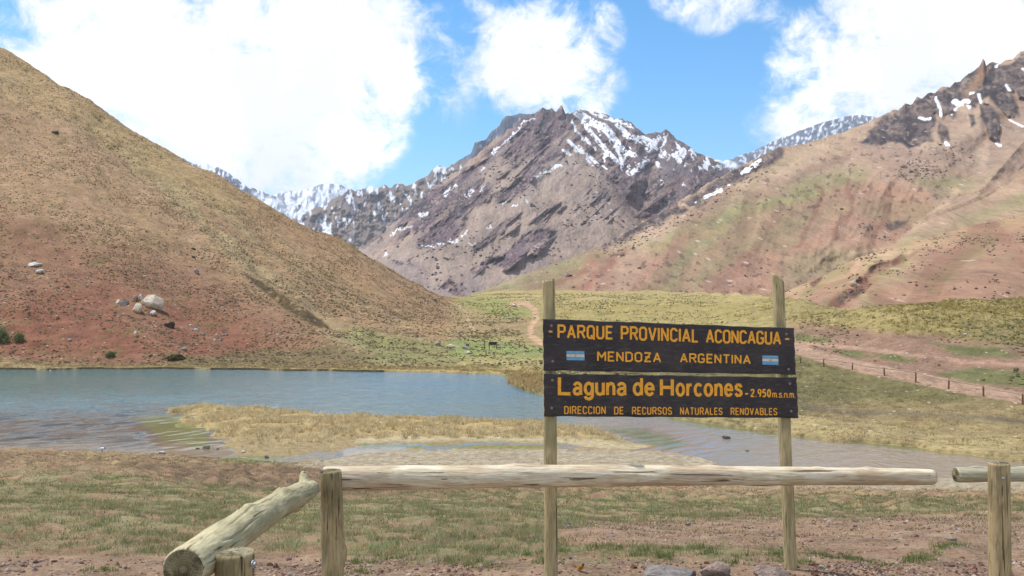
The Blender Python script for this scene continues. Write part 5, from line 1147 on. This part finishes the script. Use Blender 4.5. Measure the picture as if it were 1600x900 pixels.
# right bank, far shore, hummock
def wbank(X, Y, Z, U, V):
    n = fbm(X*.25, Y*.25, 4, 411); pv = np.interp(U, [p_[0] for p_ in PATH], [p_[1] for p_ in PATH])
    return sst(U, 840, 880)*sst(V-pv, 8, 14)*sst(n, -.6, .2)*vis(U)/np.maximum(Y, 30)**.3
P, U_, V_ = sample(VAL, 15000, wbank); n = len(P)
k_ = sst(V_, 615, 650)[:, None]
cb = pal(n, [lin(122,118,76,.82), lin(104,98,66,.8), lin(138,130,88,.85)])*(1-k_)+pal(n, [lin(166,148,106,.88), lin(142,124,90,.85), lin(186,166,118,.9)])*k_
tufts('bank_grass', P, 6, .10+.14*rng.random(n), .03, .20, cb, 'olive and straw tufts on the bank below the path', lean=.9)
def wshore(X, Y, Z, U, V):
    s_ = VAL['S'][:-1, :-1]; return (s_ > 2.0)*sst(3.3-s_, 0, .5)*(U < 900)*vis(U)
P, U_, V_ = sample(VAL, 7000, wshore); n = len(P)
tufts('shore_grass', P, 6, .12+.16*rng.random(n), .04, .22, pal(n, [lin(196,176,128,.9), lin(172,154,112,.88), lin(140,134,92,.85)]), 'low straw fringe along the far shore', lean=.8)
def whmk(X, Y, Z, U, V): return pm(U, V, [(790,606),(796,592),(815,584),(850,583),(862,618)], 3)
P, U_, V_ = sample(VAL, 900, whmk); n = len(P)
tufts('hummock_grass', P, 14, .25+.3*rng.random(n), .05, .35, pal(n, [lin(200,174,124,.92), lin(168,142,98,.88), lin(212,188,138,.93)]), 'brown straw hummock on the point left of the sign', lean=.9)
# hillside shrubs
def whill(X, Y, Z, U, V):
    n = fbm(X*.06, Y*.06, 4, 415)+.5*fbm(X*.3, Y*.3, 3, 416); return sst(735-U, 0, 60)*(VAL['S'][:-1, :-1] > 2.6)*sst(n, -.7, .5)*(vis(U, -120)+.45*vis(U, -620, -119))*(.45+.55*sst(V, 250, 420))
P, U_, V_ = sample(VAL, 50000, whill); n = len(P)
low_ = sst(V_, 330, 500)[:, None]
cs_ = pal(n, [lin(112,108,76,.8), lin(96,90,66,.78), lin(84,82,62,.76), lin(120,98,78,.8), lin(92,100,62,.8)])*low_+pal(n, [lin(152,128,92,.86), lin(136,112,84,.84), lin(126,118,82,.84), lin(170,142,106,.88)])*(1-low_)
cs_ = cs_*.62+.38*np.array(lin(150,116,88,.86)[:3]); rs = rng.uniform(.07, .20, n)*(1+.6*(rng.random(n) < .06)); P[:, 2] -= .02
domes('hillside_shrubs', P, rs, rs*.75, cs_, 'low grey green cushion shrubs dotted over the left hillside', 'shrubs')
# valley floor cushions + yellow tussocks
def wyel(X, Y, Z, U, V):
    n = fbm(X*.08, Y*.08, 4, 419); return sst(U, 1130, 1200)*pm(U+n*20, V+n*6, [(1130,497),(1230,455),(1600,440),(1900,430),(1900,520),(1560,535),(1500,530),(1380,520),(1290,508),(1200,500)], 7)*vis(U)
P, U_, V_ = sample(VAL, 6500, wyel); n = len(P); rs = rng.uniform(.16, .34, n)
tufts('yellow_tussock_grass', P, 9, rs*1.5, .09, rs, pal(n, [lin(186,166,100,.9), lin(164,144,86,.86), lin(200,180,116,.92), lin(134,124,78,.82)]), 'yellow tussocks covering the rounded hill right of the sign', lean=.7)
def wflr(X, Y, Z, U, V):
    n = fbm(X*.06, Y*.06, 4, 421); pv = np.interp(U, [p_[0] for p_ in PATH], [p_[1] for p_ in PATH])
    return (VAL['S'][:-1, :-1] > 2.8)*sst(U, 690, 740)*sst(n, -.35, .4)*vis(U)*(V > 459)*((U < 1180) | (V < pv-9))*(1-pm(U, V, [(805,470),(850,470),(850,540),(822,540)], 4)*.9)*(.4+.6*pm(U, V, [(700,490),(850,490),(850,532),(720,530)], 8)+.7*sst(U, 1180, 1240)*sst(V, 495, 510))
P, U_, V_ = sample(VAL, 11000, wflr); n = len(P); rs = rng.uniform(.10, .26, n)
domes('valley_cushion_plants', P, rs, rs*.7, pal(n, [lin(120,110,72,.8), lin(100,96,62,.78), lin(140,124,82,.84), lin(96,104,60,.8)]), 'small dark cushion plants scattered over the valley floor', 'plants')
# stones
def wst(X, Y, Z, U, V): return (VAL['S'][:-1, :-1] > 2.6)*vis(U)*(.15+sst(fbm(X*.05, Y*.05, 4, 425), .1, .6)+2.5*pm(U, V, [(655,528),(700,520),(860,540),(860,552),(700,550)], 5)+1.6*pm(U, V, [(640,470),(720,510),(740,530),(680,522),(600,490)], 12))*(U < 1250)
P, U_, V_ = sample(VAL, 1500, wst); n = len(P); rs = rng.uniform(.07, .20, n)*(1+.8*(rng.random(n) < .05))
domes('scattered_stones', P, rs, rs*.7, pal(n, [lin(196,182,166,.85), lin(170,150,134,.82), lin(140,126,118,.8)], [.5, .3, .2]), 'pale stones scattered over hillside and valley floor', 'stones', jitter=.35)
def wgr(X, Y, Z, U, V): return (sst(V, 868, 888)+.12*pm(U, V, [(905,815),(1600,805),(1600,870),(880,860)], 10))*(V < 960)*vis(U, -50, 1650)*(Y > 4.2)*(.3+sst(fbm(X*1.5, Y*1.5, 3, 427)+.3*sst(U, 1180, 1300), -.2, .5))
P, U_, V_ = sample(NEAR, 9000, wgr); n = len(P); rs = rng.uniform(.0035, .011, n)*(1+1.2*(rng.random(n) < .08))
domes('gravel', P, rs, rs*.8, pal(n, [lin(176,142,126,.85), lin(150,112,96,.82), lin(196,176,162,.86), lin(128,104,96,.8), lin(120,84,70,.8)]), 'fine reddish gravel along the bottom edge', 'gravel', jitter=.4)
def wgr2(X, Y, Z, U, V): return sst(V, 700, 704)*pm(U, V, MUD, 3)*vis(U)
P, U_, V_ = sample(NEAR, 700, wgr2); n = len(P); rs = rng.uniform(.015, .05, n)
domes('mud_pebbles', P, rs, rs*.5, pal(n, [lin(186,176,162,.85), lin(140,126,112,.8), lin(110,98,86,.8)]), 'small pebbles on the wet mud flat', 'pebbles', jitter=.4)

def wr_right(X, Y, Z, U, V):
    n = fbm(U*.02, V*.03, 3, 441)
    return vis(U, -50, 1650)*(V < 480)*(.008+.05*sst(n, .1, .6)+2.2*pm(U+n*12, V+n*6, [(1395,264),(1440,250),(1478,270),(1470,278),(1400,279)], 4)+1.2*pm(U, V, [(1338,352),(1364,345),(1362,366),(1348,364)], 4)+.9*pm(U, V, [(1360,370),(1400,368),(1400,378),(1365,376)], 3)+.5*pm(U, V, [(1300,320),(1320,318),(1325,355),(1305,355)], 5)
        +.7*pm(U, V, [(1420,236),(1500,225),(1520,250),(1420,255)], 8)+.5*st(U, V, [(960,385),(1060,335),(1190,262)], 16, 12))
P, U_, V_ = sample(GRID['right_mountain'], 1200, wr_right); n = len(P); rs = rng.uniform(.45, 1.4, n)*(1+.9*(rng.random(n) < .08))
domes('mountain_talus', P, rs, rs*.8, pal(n, [lin(108,90,86,.78), lin(126,106,96,.82), lin(150,128,112,.84), lin(196,180,164,.88)], [.38, .3, .2, .12]), 'loose dark talus blocks on the right mountain', 'talus', jitter=.45)
P, U_, V_ = sample(GRID['front_hill'], 900, lambda X, Y, Z, U, V: vis(U, 1100, 1650)*(.1+sst(fbm(U*.02, V*.03, 3, 443), 0, .5)+3*st(U, V, [(1345,445),(1318,466)], 12, 6))); n = len(P); rs = rng.uniform(.2, .7, n)
domes('front_hill_stones', P, rs, rs*.8, pal(n, [lin(104,78,68,.78), lin(150,120,100,.84), lin(118,112,76,.8)]), 'dark stones and low plants on the front right hill', 'stones', jitter=.45)
P, U_, V_ = sample(GRID['central_mountain'], 1300, lambda X, Y, Z, U, V: vis(U, 500, 1200)*(V > 250)*(.1+sst(fbm(U*.02, V*.02, 3, 445), 0, .5)+2*pm(U, V, [(690,450),(705,438),(722,446),(715,456)], 3))); n = len(P); rs = rng.uniform(1.2, 3.6, n)
domes('scree_blocks', P, rs, rs*.8, pal(n, [lin(92,78,80,.76), lin(120,104,100,.8), lin(176,160,148,.86)], [.45, .35, .2]), 'scree blocks on the lower slopes of the central peak', 'scree', jitter=.45)
# long dead stems near the fence
def wstem(X, Y, Z, U, V): return sst(V, 800, 850)*vis(U, -20, 1620)*(Y > 4.6)*sst(fbm(X*1.2, Y*1.2, 3, 447), -.1, .4)
P, U_, V_ = sample(NEAR, 130, wstem); n = len(P)
tufts('dead_stems', P, 3, rng.uniform(.06, .17, n), .004, .03, pal(n, [lin(214,196,156,.95), lin(186,166,128,.9)]), 'long dead straw stems standing in the turf', lean=.7)

# ================================================================== BUSHES ON THE LEFT SHORE
def bush(u, v, wpx, hpx, label, col, seed):
    loc, _n = hit(u, v); Y = loc.y; r_ = np.random.default_rng(seed); root = thing('bush', label, 'bush', loc, 'green bushes by the left shore'); R = wpx/F*Y/2; H = hpx/F*Y
    nst = 9; vs, fs = [], []
    for k in range(nst):
        a_ = k*2*math.pi/nst; tip = Vector((math.cos(a_)*R*.55, math.sin(a_)*R*.55, H*.7)); b0 = len(vs)
        for q_, rad in ((Vector((0, 0, -.1)), .05*H), (tip*.5+Vector((0, 0, H*.1)), .03*H), (tip, .012*H)):
            for j in range(4): vs.append(tuple(q_+Vector((rad*math.cos(j*1.571), rad*math.sin(j*1.571), 0))))
        for i in range(2):
            for j in range(4): fs.append((b0+i*4+j, b0+i*4+(j+1) % 4, b0+i*4+4+(j+1) % 4, b0+i*4+4+j))
    me = bpy.data.meshes.new('stems'); me.from_pydata(vs, [], fs); link('stems', me, Wdark, root)
    n = 1500; d = r_.normal(size=(n, 3)); d /= np.linalg.norm(d, axis=1)[:, None]; d[:, 2] = np.abs(d[:, 2]); rr = r_.uniform(.55, 1.05, n)**.6*(1+.25*np.sin(d[:, 0]*7+seed)*np.cos(d[:, 1]*6))
    c0 = d*rr[:, None]*np.array([R, R*.8, H]); t1 = r_.normal(size=(n, 3)); t1 /= np.linalg.norm(t1, axis=1)[:, None]; t2 = np.cross(t1, d+.01); t2 /= np.linalg.norm(t2, axis=1)[:, None]; s_ = R*.09
    co = np.stack([c0-t1*s_, c0+t2*s_*.6, c0+t1*s_, c0-t2*s_*.6], 1).reshape(-1, 3); cc = np.repeat((np.array(col[:3])*r_.uniform(.7, 1.3, (n, 1)))[:, None], 4, 1).reshape(-1, 3)
    link('foliage', raw_mesh('foliage', co, np.arange(4*n), 4, False, cc), M_grass, root)
bush(2, 536, 24, 26, 'tall green bush cut by the left edge of the photo, above the shore', lin(128,138,92,.85), 1)
bush(30, 534, 17, 15, 'rounded green bush right of the one at the left edge', lin(128,138,92,.85), 2)
bush(173, 557, 15, 8, 'low green bush on the red bank below the boulder heap', lin(128,138,92,.85), 3)
bush(275, 561, 28, 7, 'wide dark olive bush above the undercut shore', lin(112,104,70,.8), 4)

# ================================================================== PATH FENCE
pts = [(1251,567,557),(1287,573,560.5),(1331.5,577.5,567),(1382,587,574.5),(1431,597.5,581.5),(1482,608,593.5),(1537,619,603),(1598,632,614.5),(1668,648,628)]
locs = [hit(u, vb)[0] for u, vb, vt in pts]
pf = thing('path_fence', 'long low fence of thin posts and rails along the reddish path', 'fence', locs[4])
tops = []
for i, ((u, vb, vt), l_) in enumerate(zip(pts, locs)):
    top = W(u+1.2*((i % 3)-1)*.6, vt, l_.y); tops.append(top)
    log('post', l_-Vector((0, 0, .25)), top+Vector((0, 0, .02)), .068, .060, Wdark, Eend, pf, nl=10, na=10, seed=40+i, rough=.08)
first = hit(1215, 562)[0]; tops0 = W(1205, 549, first.y)
ch = [tops0]+tops
for i in range(len(ch)-1):
    a_, b_ = ch[i]-Vector((0, 0, .06)), ch[i+1]-Vector((0, 0, .06)); d_ = (b_-a_)
    log('rail', a_-d_*.02+Vector((0, -.07, 0)), b_+d_*.02+Vector((0, -.07, .0)), .036, .030, Wfar, Eend, pf, nl=14, na=8, seed=60+i, bend=(0, -.05 if i % 2 else .03), rough=.1)

# ================================================================== SMALL THINGS BEYOND THE LAKE
l_, _n = hit(770, 546); Y = l_.y; s_ = Y/F
ib = thing('information_board', 'small dark brown board on two thin posts beyond the lake', 'sign', l_)
for du in (-5.6, 5.8): log('post', l_+Vector((du*s_, 0, -.2)), l_+Vector((du*s_, 0, 12.2*s_)), .9*s_/1.4, .9*s_/1.5, Wdark, Eend, ib, nl=6, na=8)
me = bpy.data.meshes.new('board'); bm = bmesh.new(); bmesh.ops.create_cube(bm, size=1)
for v in bm.verts: v.co = Vector((v.co.x*12.6*s_, v.co.y*.06-.1, v.co.z*4.6*s_+9.3*s_))
bmesh.ops.bevel(bm, geom=bm.edges[:], offset=.012, segments=1); bm.to_mesh(me); bm.free(); link('board', me, M_board, ib)
def marker(u, vb, vt, label, wpx=1.4):
    l_, _n = hit(u, vb); o = thing('marker_post', label, 'post', l_, 'small posts beyond the lake')
    s_ = l_.y/F; log('stake', l_-Vector((0, 0, .2)), l_+Vector((0, 0, (vb-vt)*s_)), wpx*s_/2, wpx*s_/2.3, Wdark, Eend, o, nl=8, na=8)
marker(757, 546, 530, 'tall thin stake just left of the small information board'); marker(759.5, 556, 547, 'short stake in the grass below the small information board', 1.7)
marker(649.5, 567.5, 561, 'lone short stake in the turf near the far shore', 1.7)
marker(801, 543, 540, 'stubby stake first to the right of the information board', 1.6); marker(820, 544, 538, 'taller stake near the start of the dirt trail', 1.5)
l_, _n = hit(730.5, 541.5); s_ = l_.y/F
sb = thing('small_board', 'tiny dark board low on the green turf left of the information board', 'sign', l_)
me = bpy.data.meshes.new('board'); bm = bmesh.new(); bmesh.ops.create_cube(bm, size=1)
for v in bm.verts: v.co = Vector((v.co.x*5.2*s_, v.co.y*.06, v.co.z*2.6*s_+2.6*s_))
bmesh.ops.bevel(bm, geom=bm.edges[:], offset=.01, segments=1); bm.to_mesh(me); bm.free(); link('board', me, Wdark, sb)
for du in (-2, 2): log('leg', l_+Vector((du*s_, .05, -.1)), l_+Vector((du*s_, .05, 2.6*s_)), .4*s_, .4*s_, Wdark, Eend, sb, nl=4, na=6)

# ================================================================== BIRDS
def skin_loft(rings, n=14):
    vs, fs = [], []
    for (c0, ry, rz) in rings:
        for k in range(n):
            a_ = 2*math.pi*k/n; vs.append((c0[0], c0[1]+ry*math.cos(a_), c0[2]+rz*math.sin(a_)))
    for i in range(len(rings)-1):
        for k in range(n): fs.append((i*n+k, i*n+(k+1) % n, (i+1)*n+(k+1) % n, (i+1)*n+k))
    fs.append(tuple(range(n))[::-1]); fs.append(tuple((len(rings)-1)*n+k for k in range(n)))
    return vs, fs
def part(name, vs, fs, mat, parent, scale=1, smooth=True):
    me = bpy.data.meshes.new(name); me.from_pydata([tuple(Vector(v)*scale) for v in vs], [], fs); me.update()
    for p_ in me.polygons: p_.use_smooth = smooth
    return link(name, me, mat, parent)
def bird_mat(name, base, top, zc, soft):
    m, t, b = new_mat(name); tcn = t.node('ShaderNodeTexCoord'); sp = t.node('ShaderNodeSeparateXYZ'); t.l.new(tcn.outputs['Object'], sp.inputs[0])
    n = t.noise(tcn.outputs['Object'], 60, 3, .6); z = t.math('ADD', sp.outputs['Z'], t.math('MULTIPLY', t.math('SUBTRACT', n, .5), soft))
    t.put(b.inputs['Base Color'], t.mix(t.mapr(z, zc-soft*.5, zc+soft*.5), base, top)); b.inputs['Roughness'].default_value = .8; return m
def bird(name, loc, S, heading, label, cat, m_body, m_head, m_wing, m_leg, upright=False):
    root = thing(name, label, cat, loc); root.rotation_euler = (0, 0, heading)
    tilt = .55 if upright else .05
    ax = [(-.50, .02, .03), (-.42, .06, .07), (-.28, .115, .125), (-.08, .16, .165), (.12, .155, .165), (.26, .115, .13), (.34, .08, .10)]
    rings = [((x*math.cos(tilt), 0, .34+x*math.sin(tilt)), ry, rz) for x, ry, rz in ax]; part('body', *skin_loft(rings), m_body, root, S)
    hx, hz = .36*math.cos(tilt), .34+.36*math.sin(tilt)+.06
    hr = [((hx-.12, 0, hz-.07), .05, .06), ((hx-.07, 0, hz), .085, .09), ((hx, 0, hz+.03), .095, .095), ((hx+.06, 0, hz+.025), .07, .07), ((hx+.10, 0, hz+.015), .03, .03)]
    hd = part('head', *skin_loft(hr), m_head, root, S)
    part('beak', *skin_loft([((hx+.085, 0, hz+.015), .024, .024), ((hx+.15, 0, hz+.0), .012, .014), ((hx+.19, 0, hz-.012), .003, .003)], 8), m_leg, hd, S)
    for s_ in (-1, 1):
        part('eye', *skin_loft([((hx+.045, s_*.078, hz+.04), .003, .003), ((hx+.055, s_*.080, hz+.04), .012, .012), ((hx+.065, s_*.078, hz+.04), .003, .003)], 6), M_rust, hd, S)
        w = [((x*math.cos(tilt)+.0, s_*y, .36+x*math.sin(tilt)+dz), ry, rz) for x, y, dz, ry, rz in ((-.56, .05, .01, .008, .015), (-.35, .105, .02, .02, .06), (-.1, .15, .02, .022, .10), (.14, .145, .01, .02, .085), (.24, .12, .0, .006, .03))]
        part('wing', *skin_loft(w, 10), m_wing, root, S)
        part('leg', [(.0-.012, s_*.06-.012, 0), (.012, s_*.06-.012, 0), (.012, s_*.06+.012, 0), (-.012, s_*.06+.012, 0), (-.012, s_*.06-.012, .25), (.012, s_*.06-.012, .25), (.012, s_*.06+.012, .25), (-.012, s_*.06+.012, .25)], [(0,1,5,4),(1,2,6,5),(2,3,7,6),(3,0,4,7)], m_leg, root, S, False)
    tx = -.5*math.cos(tilt); tz = .34-.5*math.sin(tilt)
    part('tail', *skin_loft([((tx+.1, 0, tz+.04), .05, .03), ((tx-.05, 0, tz-.01), .06, .014), ((tx-.2, 0, tz-.05), .075, .008)], 8), m_wing, root, S)
    return root
Bw = paint('white_feathers', (.8, .8, .8, 1), .8); Bd = paint('dark_feathers', lin(60,58,64)); By = bird_mat('yellow_belly_feathers', lin(206,150,40,.9), lin(190,132,36,.85), .02, .01); Bh = paint('slate_feathers', lin(62,68,72)); Bo = paint('olive_feathers', lin(122,110,52)); Bl = paint('dark_legs', lin(70,50,44))
l_, _n = hit(160, 705); bird('gull', l_, .40, -.15, 'white gull with a dark head standing at the near shore', 'bird', Bw, Bd, Bw, Bl)
l_, _n = hit(908, 894); bird('finch', l_, .085, math.radians(-68), 'small yellow bellied finch with dark hood on the gravel by the left sign post', 'bird', By, Bh, By, Bl, True)
# tiny yellow flowers in the turf
P = np.array([tuple(hit(u, v)[0]+Vector((0, 0, .03))) for u, v in ((941,803),(944,803.5),(950,803),(953,802.5),(947,804))]); domes('yellow_flowers', P, np.full(5, .008), np.full(5, .006), np.tile(np.array(lin(226,170,30,.9)[:3]), (5, 1)), 'tiny yellow flowers in the turf between the sign posts', 'flowers')

# ================================================================== AIR
HZ = True
if HZ:
    me = bpy.data.meshes.new('haze'); bm = bmesh.new(); bmesh.ops.create_cube(bm, size=1); bm.to_mesh(me); bm.free()
    o = bpy.data.objects.new('haze', me); COL.objects.link(o); o.location = (0, 6900, 695); o.scale = (26000, 14400, 1410); o['kind'] = 'stuff'; o['label'] = 'thin blue mountain haze'; o['category'] = 'haze'
    m = bpy.data.materials.new('thin_air_haze'); m.use_nodes = True; t = NT(m.node_tree); t.n.clear(); oo = t.node('ShaderNodeOutputMaterial')
    pv_ = t.node('ShaderNodeVolumePrincipled'); pv_.inputs['Color'].default_value = (.80, .88, 1.0, 1); pv_.inputs['Density'].default_value = 5.2e-5; pv_.inputs['Anisotropy'].default_value = .1
    t.l.new(pv_.outputs[0], oo.inputs['Volume']); me.materials.append(m)
